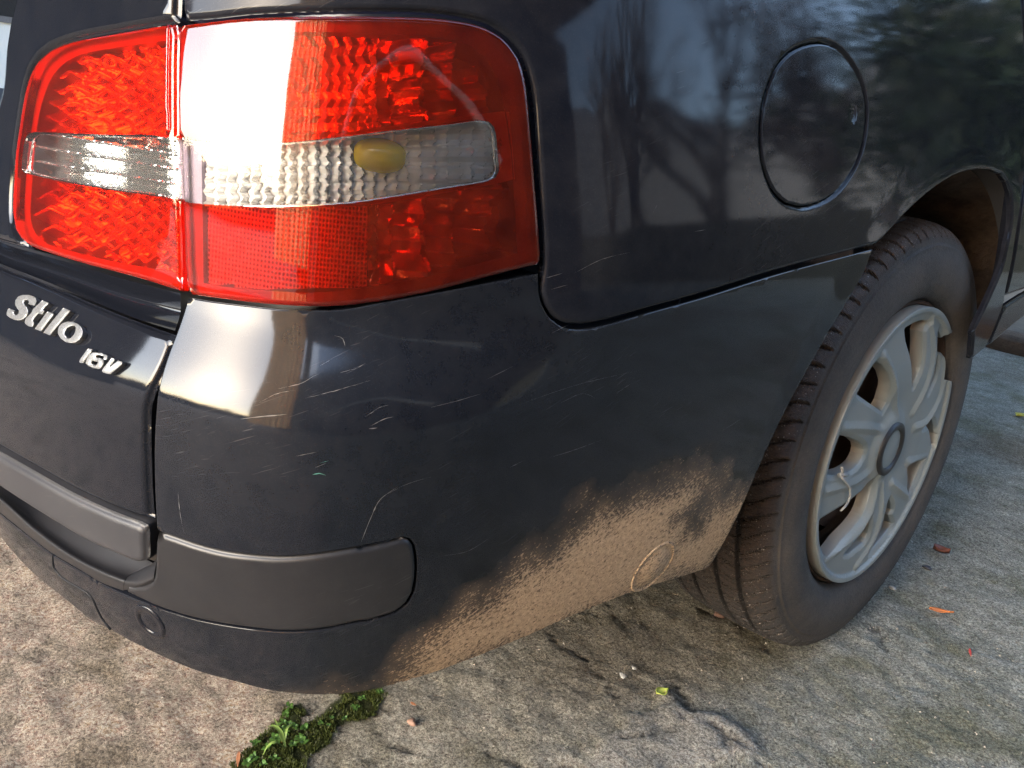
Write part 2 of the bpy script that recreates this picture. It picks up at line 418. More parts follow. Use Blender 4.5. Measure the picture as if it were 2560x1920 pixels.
M_TRIM = m_paint('grey_plastic', (.020, .021, .026), .40, .10, .2, dustcol=(.16, .15, .145), coat=0.0, spec=.4)
def m_plain(name, col, rough=.5, metal=0.0, **kw):
    t = NT(name); n = t.noise(400, 3, .6); c2_ = tuple(min(1, x*1.35+.004) for x in col)
    return t.end(t.pbr(t.mix(n, col, c2_), rough, t.bump(n, .15, .0004), Metallic=metal, **kw))
M_BLACK = m_plain('gap_black', (.004, .004, .005), .8)
M_RUBBER_SEAL = m_plain('black_seal', (.010, .010, .011), .45)
def m_lens(name, col, haze=.03):
    t = NT(name); fr = t.n('ShaderNodeFresnel', i_IOR=1.55).outputs[0]
    tr_ = t.n('ShaderNodeBsdfTransparent'); tr_.inputs[0].default_value = (*col, 1)
    gl = t.n('ShaderNodeBsdfGlossy', i_Roughness=.02); gl.inputs[0].default_value = (1, 1, 1, 1)
    v = uvw(t); t.set(gl.inputs['Normal'], t.bump(t.noise(12, 2, .5, v), .04, .008))
    df = t.n('ShaderNodeBsdfDiffuse'); df.inputs[0].default_value = (*[min(1, c*.98+.01) for c in col], 1)
    a = t.mixs(t.math('ADD', t.math('MULTIPLY', t.ramp(t.noise(40, 4, .7, v), (.4, 0), (.8, 1)), haze), haze*.5), tr_.outputs[0], df.outputs[0])
    return t.end(t.mixs(fr, a, gl.outputs[0]))
M_RED = m_lens('red_lens', (.99, .095, .024), .05); M_CLEAR = m_lens('clear_lens', (.96, .96, .95), .02)
def m_reflector(name, cellscale=70, met=.68):
    t = NT(name); v = uvw(t); n = t.vor(cellscale, out='Color', vec=t.mapv((1, 1.6, 1), (0, 0, .2), v)); wv = t.noise(90, 2, .5, v, 1.2)
    h = t.math('ADD', t.math('MULTIPLY', wv, .8), 0)
    b = t.bump(h, .015, .003)
    return t.end(t.pbr((.94, .94, .93), .05, b, Metallic=met))
M_REFL = m_reflector('silvered_reflector'); M_REFLD = m_reflector('mirror_reflector', met=.86)
def m_retro():
    t = NT('prism_reflector'); v = uvw(t); g = t.vor(330, vec=v, rnd=.08)
    return t.end(t.pbr(t.mix(t.ramp(g, (.15, 1), (.5, 0)), (.88, .86, .85), (.25, .18, .18)), .28, t.bump(g, 1.0, .0016), Metallic=.1))
M_RETRO = m_retro()
M_REFLC = m_plain('bright_reflector', (.96, .96, .95), .10, .12); M_REFLE = m_plain('streaked_reflector', (.86, .86, .85), .07, .93)
M_CHROME = m_plain('chrome', (.80, .80, .80), .10, 1.0)
M_FRAME = m_plain('lamp_frame', (.22, .17, .22), .35)
M_BEZEL = m_plain('lamp_bezel', (.62, .60, .58), .35)
M_AMBER = m_lens('amber_glass', (1.0, .74, .02), 1.15)
def m_badge():
    t = NT('worn_chrome'); n = t.noise(900, 4, .7); n2 = t.noise(300, 3, .6)
    col = t.mix(t.ramp(n, (.45, 0), (.7, 1)), (.26, .27, .28), (.12, .115, .105)); col = t.mix(t.ramp(n2, (.66, 0), (.74, .6)), col, (.35, .17, .07))
    return t.end(t.pbr(col, .30, t.bump(n, .2, .0003), Metallic=.55))
M_BADGE = m_badge()
def m_cover():
    t = NT('wheel_cover_silver'); n = t.noise(5, 3, .5); n2 = t.noise(420, 3, .7); sp = t.ramp(t.vor(330), (.05, 1), (.12, 0)); lit_wall = t.attr('wall')
    a = t.math('MULTIPLY', sp, t.ramp(t.noise(12), (.45, 0), (.7, 1)))
    col = t.mix(n2, (.20, .225, .222), (.245, .27, .265)); col = t.mix(t.math('MULTIPLY', lit_wall, .7), col, (.50, .41, .32)); col = t.mix(t.math('MULTIPLY', a, .45), col, (.12, .09, .06))  # lit look of the hole walls mixed into the base colour
    return t.end(t.pbr(col, .42, t.bump(n2, .1, .0004), Metallic=.15, Specular_IOR_Level=.45))
M_COVER = m_cover()
def m_tyre():
    t = NT('tyre_rubber'); n = t.noise(14, 4, .6); n2 = t.noise(220, 5, .75); hh = t.attr('hgt'); up = t.attr('up')
    mud = t.math('MULTIPLY', t.ramp(t.math('ADD', t.math('MULTIPLY', n2, .8), t.math('MULTIPLY', up, .5)), (.42, 0), (.85, 1)), t.attr('tread'))
    side = t.math('MULTIPLY', t.ramp(t.math('ADD', n, t.math('MULTIPLY', n2, .7)), (.62, .15), (1.05, 1.0)), t.math('SUBTRACT', 1, t.attr('tread')))
    col = t.mix(mud, (.028, .026, .026), (.13, .078, .046)); col = t.mix(t.math('MULTIPLY', side, .8), col, (.088, .074, .062))
    col = t.mix(t.math('MULTIPLY', t.attr('groove'), .8), col, (.012, .010, .009))
    dots = t.ramp(t.vor(230), (.14, 1), (.20, 0)); da = t.ramp(t.noise(40, 3), (.44, 0), (.58, 1)); dots = t.math('MULTIPLY', t.math('MULTIPLY', dots, da), t.math('ADD', t.math('MULTIPLY', t.attr('tread'), .85), .08))
    col = t.mix(dots, col, (.42, .37, .31))
    fine = t.n('ShaderNodeTexWave', i_Scale=1.0, i_Distortion=6.0, i_Detail=2.0); fine.inputs['Detail Scale'].default_value = 1.2
    c = t.n('ShaderNodeCombineXYZ'); t.set(c.inputs[0], t.math('MULTIPLY', t.attr('ang'), 90.0)); t.set(c.inputs[1], t.math('MULTIPLY', hh, 60.0)); t.t.links.new(c.outputs[0], fine.inputs['Vector'])
    b = t.bump(t.math('MULTIPLY', fine.outputs['Fac'], t.attr('tread')), .8, .0022); b = t.bump(n2, .6, .0025, b); b = t.bump(t.noise(900, 3, .7), .4, .0008, b); b = t.bump(dots, .5, .001, b)
    rg = t.math('SUBTRACT', .72, t.math('MULTIPLY', t.attr('tread'), .22))
    return t.end(t.pbr(col, rg, b, Specular_IOR_Level=.4))
M_TYRE = m_tyre()
def m_mud(name, a, b_, sc=60, st=1.0):
    t = NT(name); n = t.noise(sc, 6, .75); n2 = t.noise(sc*.2, 3)
    return t.end(t.pbr(t.mix(t.ramp(t.math('ADD', t.math('MULTIPLY', n, .6), t.math('MULTIPLY', n2, .4)), (.3, 0), (.7, 1)), a, b_), .9, t.bump(n, st, .006), Specular_IOR_Level=.2))
M_LINER = m_mud('muddy_liner', (.022, .016, .013), (.12, .082, .058), 55)
M_STEEL = m_mud('rusty_steel', (.035, .022, .016), (.10, .06, .04), 30, .3)
def m_ground():
    t = NT('rough_concrete'); v = t.co
    w = t.attr('warm'); mo = t.attr('moss'); sl_ = t.attr('slab'); cr = t.attr('crack')
    n1 = t.noise(5, 5, .65); n2 = t.noise(26, 5, .7); n3 = t.noise(240, 5, .85); n4 = t.noise(700, 3, .8)
    st = t.noise(1, 4, .7, t.mapv((14, 38, 20), (0, 0, .5)))
    agg = t.n('ShaderNodeTexVoronoi', i_Scale=330); t.t.links.new(v, agg.inputs['Vector'])
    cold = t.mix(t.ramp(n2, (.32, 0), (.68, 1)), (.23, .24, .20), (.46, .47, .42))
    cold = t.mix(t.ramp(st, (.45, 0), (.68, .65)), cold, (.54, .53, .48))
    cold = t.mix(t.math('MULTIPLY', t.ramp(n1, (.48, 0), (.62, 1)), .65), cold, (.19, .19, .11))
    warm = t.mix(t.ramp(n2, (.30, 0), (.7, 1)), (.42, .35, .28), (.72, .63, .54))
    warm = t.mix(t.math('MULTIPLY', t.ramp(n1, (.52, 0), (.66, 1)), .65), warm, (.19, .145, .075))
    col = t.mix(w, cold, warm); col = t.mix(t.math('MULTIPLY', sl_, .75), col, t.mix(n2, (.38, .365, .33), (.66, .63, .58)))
    brown = t.attr('brown'); col = t.mix(t.math('MULTIPLY', brown, .8), col, t.mix(n2, (.12, .095, .060), (.33, .265, .185)))
    g = t.ramp(n3, (.40, 0), (.60, 1)); col = t.mix(.75, col, t.mix(g, (.10, .09, .08), (.64, .63, .60)), 'OVERLAY')
    ag2 = t.n('ShaderNodeTexVoronoi', i_Scale=480); t.t.links.new(v, ag2.inputs['Vector']); gv = t.n('ShaderNodeRGBToBW'); t.t.links.new(ag2.outputs['Color'], gv.inputs[0])
    col = t.mix(.5, col, t.mix(gv.outputs[0], (.12, .115, .11), (.85, .84, .80)), 'OVERLAY')
    pits = t.ramp(t.math('ADD', t.math('MULTIPLY', n4, .5), t.math('MULTIPLY', n3, .5)), (.38, 1), (.46, 0)); col = t.mix(t.math('MULTIPLY', pits, .72), col, (.035, .028, .022))
    pv = t.ramp(t.vor(270), (.10, 1), (.24, 0)); pv = t.math('MULTIPLY', pv, t.ramp(t.noise(60, 3, .7), (.40, .15), (.6, 1))); col = t.mix(t.math('MULTIPLY', pv, .62), col, (.055, .045, .038))
    lite = t.math('MULTIPLY', t.ramp(agg.outputs['Distance'], (.10, 1), (.22, 0)), t.ramp(t.noise(90, 2), (.52, 0), (.66, .8))); col = t.mix(lite, col, (.60, .57, .50))
    mcol = t.mix(t.noise(230, 4, .7), (.014, .019, .005), (.055, .065, .014)); mf = t.ramp(t.math('ADD', mo, t.math('MULTIPLY', t.math('SUBTRACT', n3, .5), 1.4)), (.40, 0), (.62, 1)); col = t.mix(mf, col, mcol)
    col = t.mix(t.math('MULTIPLY', cr, .60), col, (.05, .042, .03))
    hsum = t.math('ADD', t.math('MULTIPLY', n3, 1.0), t.math('MULTIPLY', n4, .45)); b = t.bump(hsum, 1.0, .007); b = t.bump(n2, .5, .010, b)
    return t.end(t.pbr(col, .88, b, Specular_IOR_Level=.25))
M_GROUND = m_ground()
def m_leaf(name, a, b_):
    t = NT(name); return t.end(t.pbr(t.mix(t.noise(60, 3), a, b_), .5, None, Specular_IOR_Level=.3))
# ------------------------------------------------------------------ ground
def gpt(px):                    # measured spots on the paving
    d = rays(px); t = -CAM[2]/d[:, 2]; return (CAM+d*t[:, None])[:, :2]
def axis(lo, hi, fine, far):
    a = list(np.arange(lo, hi, fine)); st = fine; x = hi
    while x < far: a.append(x); st *= 1.25; x += st
    st = fine; x = lo
    while x > -far: st *= 1.25; x -= st; a.insert(0, x)
    return np.array(a)
gx, gy = axis(-.95, .75, .006, 60), axis(-1.15, .95, .007, 60)
GX, GY = np.meshgrid(gx, gy, indexing='ij'); GP = np.column_stack([GX.ravel(), GY.ravel()])
jit = np.column_stack([fbm(GP, 22, 3), fbm(GP, 22, 9)])*.010
GJ = GP+jit
cz = crop(560, 1640, .22604)
moss_poly = gpt(cz((120, 1260), (150, 1130), (300, 960), (450, 850), (640, 620), (760, 540), (880, 560), (860, 640), (800, 780), (980, 740), (1150, 600), (1300, 480), (1350, 380), (1800, 330), (1820, 440), (1700, 480), (1680, 680), (1560, 720), (1420, 690), (1250, 780), (1150, 900), (1050, 1020), (960, 1060), (900, 1160), (960, 1300), (500, 1400)))
slab_poly = gpt(c6((2300, 2300), (1650, 1659), (1990, 1590), (1960, 1480), (1880, 1430), (1840, 1385), (1700, 1370), (1640, 1300), (1560, 1260), (1500, 1330), (1430, 1370), (1290, 1375), (1270, 1420), (1340, 1450), (1200, 1560), (1100, 1650), (1000, 2300)))
cracks = [cz((640, 620), (560, 700), (480, 730)), c6((950, 970), (1050, 1060), (1150, 1120), (1250, 1190), (1340, 1330)), c6((1580, 1270), (1700, 1350), (1830, 1500), (1990, 1600), (2100, 1640)), c6((1340, 1540), (1450, 1500), (1560, 1450), (1640, 1400)),
          c6((1830, 1500), (1840, 1560), (1830, 1659)), c6((700, 1570), (840, 1620), (960, 1590), (1100, 1640)), cz((1680, 680), (1860, 860), (1990, 1020)), cz((600, 480), (590, 560), (650, 620)), cz((1790, 640), (1830, 540), (1830, 470)),
          crop(1700, 1200, .4339)((0, 1180), (100, 1280), (200, 1340), (270, 1350), (340, 1430), (400, 1540)), crop(1700, 1200, .4339)((150, 740), (230, 770), (400, 880), (520, 960)), crop(1700, 1200, .4339)((1060, 800), (1140, 880), (1250, 980))]
def sdf(P, poly): return np.where(pip(P, poly), 1, -1)*pdist(P, poly)
reg = (GP[:, 0] > -1) & (GP[:, 0] < .8) & (GP[:, 1] > -1.2) & (GP[:, 1] < 1.3)
moss = np.zeros(len(GP)); slab = np.zeros(len(GP)); crk = np.zeros(len(GP))
moss[reg] = sstep(sdf(GJ[reg], moss_poly), -.012, .012); slab[reg] = sstep(sdf(GJ[reg], slab_poly), -.003, .004)
for c in cracks:
    L = resample(gpt(catmull(c, False, 8)), .004, False); crk[reg] = np.maximum(crk[reg], 1-sstep(pdist(GJ[reg]+jit[reg]*.3, L, False), .0008, .0042))
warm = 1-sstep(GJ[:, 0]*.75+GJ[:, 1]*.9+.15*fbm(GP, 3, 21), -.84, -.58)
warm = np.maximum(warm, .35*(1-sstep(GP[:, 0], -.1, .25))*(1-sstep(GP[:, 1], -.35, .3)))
bl = gpt(c6((900, 950), (1250, 800), (1750, 640), (2023, 900), (2023, 1000), (1500, 1150), (1200, 1250), (1000, 1150)))
brown = .62*sstep(sdf(GP, bl), -.10, .03); brown = np.where(reg, brown, 0)+.75*sstep(GP[:, 1], .5, 1.3)*(1-sstep(GP[:, 1], 2.0, 3.0))*sstep(fbm(GP, 4, 77), -.25, .3)
q0 = gpt([(105, 760)])[0]; brown = np.maximum(brown, .75*np.exp(-((GP-q0)**2).sum(1)/.045**2)*sstep(fbm(GP, 18, 71), -.5, .3))
H = -.004+.0022*fbm(GP, 9, 31)+.0016*fbm(GP, 45, 41, 3)+.0008*RNG.randn(len(GP))*reg+slab*.007-crk*.004+moss*.0012*(1+fbm(GP, 60, 51))
H = np.minimum(H, np.where(np.hypot(GP[:, 0], GP[:, 1]) < .16, -.0015, 9)); H = np.where(reg, H, -.004+.003*fbm(GP, 2, 5))
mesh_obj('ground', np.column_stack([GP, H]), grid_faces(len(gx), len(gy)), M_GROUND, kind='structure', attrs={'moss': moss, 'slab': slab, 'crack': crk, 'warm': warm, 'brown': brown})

# ------------------------------------------------------------------ the car
car = empty('parked_car', 'dark blue car with scratched bumper, mud splashed low, parked on rough concrete', 'car')
# --- side panel
A_lamp_edge = c2((115, 100), (115, 100), (300, 85), (400, 72), (700, 55), (1100, 50), (1400, 60), (1600, 88), (1720, 125), (1820, 195), (1890, 285), (1925, 390), (1948, 520), (1968, 800), (1988, 1100), (1998, 1380))
low = c4((252, 1190), (268, 1240), (298, 1285), (340, 1312), (400, 1322), (480, 1313), (700, 1253), (900, 1197), (1200, 1103), (1500, 1023), (1612, 993), (1612, 993))
arch = c4((1645, 965))+cA((560, 775), (650, 675), (800, 530), (950, 410), (1080, 330), (1200, 285), (1300, 268), (1400, 275), (1480, 310), (1530, 380), (1560, 480), (1570, 600), (1560, 760), (1530, 900), (1490, 1080), (1420, 1250), (1330, 1450), (1240, 1640))
front = dd((2104, 722), (2100, 776), (2100, 776), (2131, 750), (2131, 750), (2152, 700), (2168, 657), (2168, 657), (2176, 612), (2187, 560), (2196, 500), (2205, 440), (2214, 360), (2220, 250), (2214, 120), (2206, 0), (2202, -90), (2200, -150), (2200, -150))
qpx = c2((108, -260), (108, -260), (112, -100), (113, 0))+A_lamp_edge+low+arch+front
fuel_px = c4((1390, 168), (1290, 192), (1222, 250), (1172, 350), (1143, 480), (1141, 600), (1160, 700), (1198, 785), (1250, 832), (1305, 846), (1380, 830), (1448, 788), (1510, 710), (1552, 620), (1573, 510), (1573, 410), (1550, 320), (1500, 237), (1450, 187))
q_sz = tr(qpx); f_sz = tr(fuel_px); fc = f_sz.mean(0)
quarter = panel('quarter_panel', q_sz, M_BODY, car, holes=[f_sz], grid=.009, edge=.0035, thick=.005)
dsz = tr(c4((1520, 462), (1522, 464)), False)[0]
flap = panel('fuel_flap', fc+(f_sz-fc)*.975, M_BODY, car, grid=.0032, edge=.0018, off=.0006, thick=.010,
      relief=lambda P: .0011*(1-sstep(np.hypot((P[:, 0]-dsz[0])/.0075, (P[:, 1]-dsz[1])/.0075), .55, 1.2)))
panel('flap_well', fc+(f_sz-fc)*1.06, M_BLACK, flap, grid=.03, edge=0, off=.016, thick=0)
# --- rear door and sill
panel('rear_door', tr(dd((2173, 640), (2173, 640), (2181, 612), (2192, 560), (2201, 500), (2210, 440), (2219, 360), (2225, 250), (2219, 120), (2211, 0), (2207, -90), (2205, -150), (2205, -150), (2420, -150), (2420, -150), (2420, 505), (2420, 505), (2212, 626), (2212, 626))), M_BODY, car, grid=.03, edge=.005, thick=.02)
panel('sill', tr(dd((2136, 748), (2136, 748), (2156, 700), (2172, 663), (2172, 663), (2212, 637), (2300, 583), (2300, 583), (2300, 622), (2300, 622), (2212, 684))), M_SOFT, car, grid=.03, edge=.004, thick=.004)
# --- bumper
btop = c3((975, 195), (975, 195), (1100, 215), (1300, 240), (1500, 260), (1640, 262), (1750, 261), (2074, 207))+dd((1163, 592), (1163, 592))
bseam = c4((240, 1190), (256, 1248), (288, 1298), (332, 1330), (400, 1342), (480, 1332), (700, 1270), (900, 1214), (1200, 1120), (1500, 1040), (1600, 1014), (1600, 1014))
barch = dd((1860, 600), (1780, 735), (1700, 880), (1650, 985), (1600, 1100), (1570, 1160), (1540, 1212), (1528, 1228), (1528, 1228))
bbot = c6((1600, 700), (1400, 760), (1100, 880), (800, 1010), (500, 1130), (250, 1215), (0, 1275))+c7((1800, 1190), (1500, 1165), (1300, 1115), (1100, 1060), (950, 1000), (800, 930), (700, 880), (612, 828))
bleft = c7((500, 775), (400, 690), (200, 530), (100, 430), (0, 310), (-150, 120), (-150, 120), (-150, 60), (-150, 60), (0, 192), (150, 312), (290, 417), (450, 512), (560, 577), (700, 642), (900, 722), (900, 722))
pad_r = c7((1100, 780), (1400, 830), (1600, 845), (1800, 830), (2000, 790))+c6((0, 932), (100, 905), (184, 878), (246, 826), (276, 772), (288, 700), (290, 600), (280, 533), (256, 500), (222, 492), (150, 507), (0, 547))
pad_top = c3((2074, 1442), (1800, 1497), (1600, 1527), (1450, 1537), (1300, 1527), (1150, 1507), (1000, 1467), (900, 1432), (814, 1402), (814, 1402))
bgap = c3((805, 1250), (800, 1100), (800, 950), (808, 800), (820, 680), (850, 560), (880, 470), (915, 380), (950, 280))
bump_sz = tr(btop+bseam+barch+bbot+bleft+pad_r+pad_top+bgap)
mud_sz = tr(c6((330, 1180), (380, 1080), (460, 1000), (520, 900), (700, 870), (780, 720), (950, 640), (1060, 560), (1130, 470), (1300, 380), (1500, 300), (1700, 200), (1760, 300), (1700, 420), (1850, 360), (1930, 330), (1880, 460), (1800, 560), (1740, 650), (1400, 770), (1100, 890), (800, 1020), (500, 1140), (250, 1225)), step=12)
mud2 = tr(c6((1560, 420), (1760, 240), (1760, 420), (1690, 520)), step=12)
low_sz = tr(c6((-400, 1330), (0, 1230), (500, 1080), (800, 960), (1400, 700), (1790, 540), (1740, 650), (1400, 770), (800, 1020), (0, 1285), (-500, 1330)), step=12)
def mudf(P):
    Q = P+np.column_stack([fbm(P, 40, 1), fbm(P, 40, 2)])*.012
    d = np.where(pip(Q, mud_sz), 1, -1)*pdist(Q, mud_sz); m = sstep(d, -.048, .030)
    d2 = np.where(pip(Q, mud2), 1, -1)*pdist(Q, mud2); m *= 1-.65*sstep(d2, -.01, .012)
    d3 = np.where(pip(Q, low_sz), 1, -1)*pdist(Q, low_sz); m = np.maximum(m, .16*sstep(d3, -.02, .01))
    s0 = trace([c6((200, 1000))[0]])[0]; return np.clip(m, 0, 1)
bumper = panel('bumper', bump_sz, M_BUMP, car, grid=.0055, edge=.0009, thick=.035, attrs={'mud': mudf})
pad_px = c7((866, 288), (866, 288), (860, 400), (856, 520), (842, 562), (800, 590), (740, 592), (690, 578), (690, 578), (680, 612), (680, 612), (790, 665), (900, 712))+pad_r+pad_top[:-2]+c3((900, 1440), (818, 1410))
pad_px = c7((866, 290), (866, 290), (860, 400), (856, 520), (842, 562), (800, 588), (740, 592), (690, 580), (690, 580), (682, 610), (682, 610), (790, 662), (900, 710), (1100, 770), (1400, 820), (1600, 835), (1800, 820), (2000, 780))+c6((0, 922), (100, 895), (178, 868), (238, 818), (266, 768), (279, 700), (281, 600), (270, 538), (248, 509), (220, 501), (150, 516), (0, 556))+c3((2074, 1451), (1800, 1506), (1600, 1536), (1450, 1546), (1300, 1536), (1150, 1516), (1000, 1476), (900, 1441))
pad = panel('rub_strip', tr(pad_px), M_PAD, car, grid=.007, edge=.0035, off=-.001, thick=.02)
loft('bumper_step', [c7((-200, -150), (0, -10), (213, 130), (480, 288), (640, 362), (778, 425), (852, 462)), c7((-200, -80), (0, 60), (200, 225), (400, 368), (560, 455), (700, 515), (722, 524)),
     c7((-200, -30), (0, 110), (200, 288), (400, 428), (560, 512), (688, 562)), c7((-200, 40), (0, 180), (150, 300), (290, 405), (450, 500), (560, 566), (682, 612))], [.020, .008, .000, .001], M_PAD, car, nu=90)
loft('bumper_step', [c7((854, 460), (860, 452), (864, 436)), c7((724, 522), (790, 500), (862, 470)), c7((690, 562), (760, 570), (850, 535)), c7((684, 608), (760, 600), (850, 565))], [.020, .008, .0, .001], M_PAD, car, nu=24)
towp = c7((290, 417), (290, 417), (296, 480), (350, 545), (430, 592), (500, 640), (530, 700), (560, 760), (612, 828), (612, 828))
# small gap line of the tow cover: a narrow recessed seam lying just proud of the lower bumper
def seam(name, px, mat, parent, w=.0012, off=-.0006, smooth=True):
    sz = tr(px, False, 0, 5); P = body(sz[:, 0], sz[:, 1], np.full(len(sz), off)); V, F = tube_mesh(P, w, 6); return mesh_obj(name, V, F, mat, parent)
seam('tow_cover_seam', towp[1:-1], M_BLACK, car, .0009, 0)
# parking sensor
def disc_on(name, px_c, r, mat, parent, off, dome=0.0, r_in=0.0, n=36, thick=.004):
    s0, z0 = tr([px_c, (px_c[0]+.5, px_c[1])], False)[0]; a = np.linspace(0, 2*math.pi, n, endpoint=False)
    rs = np.linspace(r_in, r, 7) if r_in == 0 else np.array([r_in, r_in+.0006, (r+r_in)/2, r-.0008, r, r])
    V = []
    for i in range(n):
        for j, q in enumerate(rs):
            e = off-dome*(1-(q/r)**2)
            if r_in > 0: e = off+(0.0014 if j in (0,) else 0)+(thick if j == 5 else 0)+(.0008 if j == 4 else 0)
            V.append((s0+q*math.cos(a[i]), z0+q*math.sin(a[i]), e))
    V = np.array(V); P = body(V[:, 0], V[:, 1], V[:, 2])
    return mesh_obj(name, P, grid_faces(n, len(rs), True), mat, parent, attrs={'pu': V[:, 0], 'pv': V[:, 1], 'mud': np.ones(len(V))*.9})
sens = disc_on('parking_sensor', c7((828, 786))[0], .0150, M_SOFT, car, -.0009, r_in=.0092)
disc_on('sensor_face', c7((828, 786))[0], .0090, M_SOFT, sens, .0004, .0008)
plug = disc_on('round_plug', c6((1485, 645))[0], .029, M_BUMP, car, -.0008, r_in=.0255)
disc_on('plug_face', c6((1485, 645))[0], .0250, M_BUMP, plug, .0008, .0035); plug['label'] = 'mud caked round plug low on the bumper'
# --- tailgate
tg = c3((900, 384), (900, 384), (880, 450), (845, 540), (800, 630), (768, 700), (750, 770), (746, 850), (748, 1000), (755, 1200), (768, 1358), (768, 1358), (600, 1298), (400, 1208), (150, 1068), (0, 983), (-220, 860), (-220, 860), (-220, -75), (-220, -75), (0, 35), (150, 92), (300, 152), (450, 217), (600, 277), (750, 332))
gate = panel('tailgate', tr(tg), M_GATE, car, grid=.008, edge=.005, off=.001, thick=.03)
strip = panel('tailgate_strip', tr(c3((-220, 872), (-220, 872), (0, 996), (150, 1081), (400, 1221), (600, 1311), (757, 1372), (768, 1385), (772, 1460), (772, 1540), (760, 1558), (730, 1560), (600, 1508), (450, 1438), (200, 1288), (0, 1158), (-220, 1010), (-220, 1010))), M_TRIM, car, grid=.010, edge=.005, off=-.004, thick=.03)
strip['label'] = 'grey plastic strip along the foot of the tailgate'
loft('tailgate_ledge', [c3((-220, -250), (0, -95), (200, -30), (350, 12), (600, 87), (800, 140), (934, 172)), c3((-220, -160), (0, -30), (200, 40), (350, 90), (600, 180), (800, 240), (938, 275)), c3((-220, -90), (0, 18), (150, 76), (300, 136), (450, 200), (600, 262), (750, 318), (906, 366))], [.006, .016, .001], M_GATE, car, nu=80, sub=8)
tu = c1((1030, -400), (1030, -400), (1030, 0), (1028, 70), (1018, 112), (1000, 128), (1000, 128), (900, 143), (700, 178), (500, 215), (380, 248), (290, 288), (225, 338), (182, 400), (150, 490), (127, 600), (104, 760), (84, 900), (70, 1080), (66, 1200), (68, 1300), (84, 1380), (112, 1430), (165, 1470), (165, 1470), (0, 1428), (-150, 1375), (-150, 1375), (-150, 900), (-100, 800), (-45, 680), (3, 535), (25, 299), (38, 206), (55, 107), (80, 0), (123, -219), (140, -400), (140, -400))
panel('tailgate_upper', tr(tu), M_GATE, car, grid=.012, edge=.006, thick=.05)
# --- badge letters
badge = empty('badge', parent=car); badge['label'] = 'worn chrome lettering Stilo 16V'
def letter(outline, holes=(), th=.0035, smooth=True):
    f = lambda P: tr(P, True, 0, 4) if smooth else trace(resample(P, 3), 0)
    o = [c for c in cB(*outline)]; hs = [tr(cB(*h), True, 0, 4) for h in holes]
    sz = tr(o, True, 0, 4)
    return panel('letter', sz, M_BADGE, badge, grid=.004, edge=.0006, off=-.0030, thick=.0040, holes=hs, step=.0014)
D2 = lambda *p: [q for a in p for q in (a, a)]
letter([(205, 350), (205, 350), (295, 385), (280, 410), (285, 445), (310, 462), (345, 450), (370, 425), (370, 390), (335, 350), (310, 300), (302, 245), (325, 190), (370, 150), (430, 132), (510, 130), (580, 148), (630, 185), (645, 225), (635, 270), (610, 307), (610, 307), (515, 275), (515, 275), (528, 245), (510, 218), (480, 210), (450, 225), (436, 255), (450, 290), (490, 330), (508, 390), (505, 430), (470, 490), (420, 525), (370, 540), (290, 532), (220, 500), (175, 465), (162, 425), (175, 380)])
letter(D2((745, 222), (850, 262), (745, 365), (780, 390), (735, 445), (672, 432), (600, 520))+[(590, 550), (600, 580)]+D2((612, 590), (575, 648))+[(520, 635), (475, 605), (458, 570), (480, 520)]+D2((575, 415), (585, 370)))
letter(D2((828, 405), (930, 440), (720, 720), (625, 680)))
letter(D2((1085, 343), (1195, 390), (862, 785), (765, 738)))
letter([(1150, 565), (1230, 570), (1310, 600), (1370, 655), (1395, 720), (1390, 790), (1345, 855), (1280, 895), (1200, 908), (1120, 890), (1050, 840), (1005, 770), (998, 700), (1030, 630), (1085, 585)], [[(1250, 624), (1200, 632), (1145, 665), (1108, 715), (1102, 765), (1125, 815), (1170, 838), (1220, 820), (1265, 770), (1288, 710), (1287, 650)]])
letter(D2((1490, 998))+[(1540, 1005), (1550, 1020)]+D2((1405, 1230))+[(1360, 1225), (1347, 1205)])
letter([(1600, 1058), (1700, 1075), (1780, 1105), (1800, 1130), (1795, 1160), (1770, 1175), (1740, 1175)]+D2((1735, 1150))+[(1745, 1125), (1700, 1105), (1630, 1098), (1608, 1115), (1610, 1140), (1680, 1155), (1730, 1180), (1738, 1215), (1720, 1265), (1690, 1310), (1640, 1322), (1560, 1305), (1480, 1265), (1452, 1225), (1460, 1180), (1510, 1105), (1550, 1065)], [[(1560, 1190), (1630, 1208), (1650, 1222), (1625, 1262), (1600, 1268), (1545, 1245), (1528, 1228)]])
letter(D2((1870, 1153))+[(1905, 1160), (1915, 1175)]+D2((1825, 1305))+D2((1970, 1195))+[(2030, 1205), (2042, 1225), (2020, 1260)]+D2((1850, 1400))+[(1810, 1405), (1735, 1380), (1715, 1355), (1725, 1330)])
# --- dark shell behind the panels, floor of the body, greenhouse
ss = np.linspace(0.02, S[-1]-.02, 120); zz = np.array([.22, .26, .32, .42, .5, .6, .7, .8, .9, 1.0, 1.15, 1.3, 1.42])
SS, ZZ = np.meshgrid(ss, zz, indexing='ij'); bb, nn = base(SS.ravel()); off = np.where(np.abs(bb[:, 1]) < .45, .30*(1-sstep(np.abs(bb[:, 1]), .40, .45))*(ZZ.ravel() < .72)+.085, .085)
zsh = np.where(bb[:, 1] > .12, np.maximum(ZZ.ravel(), .56), ZZ.ravel()); zsh = np.where((bb[:, 0] < -.30) & (bb[:, 1] < .1), np.minimum(zsh, .58), zsh)
Pn = np.column_stack([bb-nn*(inward(SS.ravel(), ZZ.ravel(), bb)+off)[:, None], zsh])
ff = grid_faces(len(ss), len(zz)); V = list(Pn)
rimt = [i*len(zz)+len(zz)-1 for i in range(len(ss))]; rimb = [i*len(zz) for i in range(len(ss))]
ff += [tuple(rimt[::-1]), tuple(rimb)]
ib = mesh_obj('inner_body', V, ff, m_plain('unlit_body_blue', (.003, .0035, .006), .35), car)
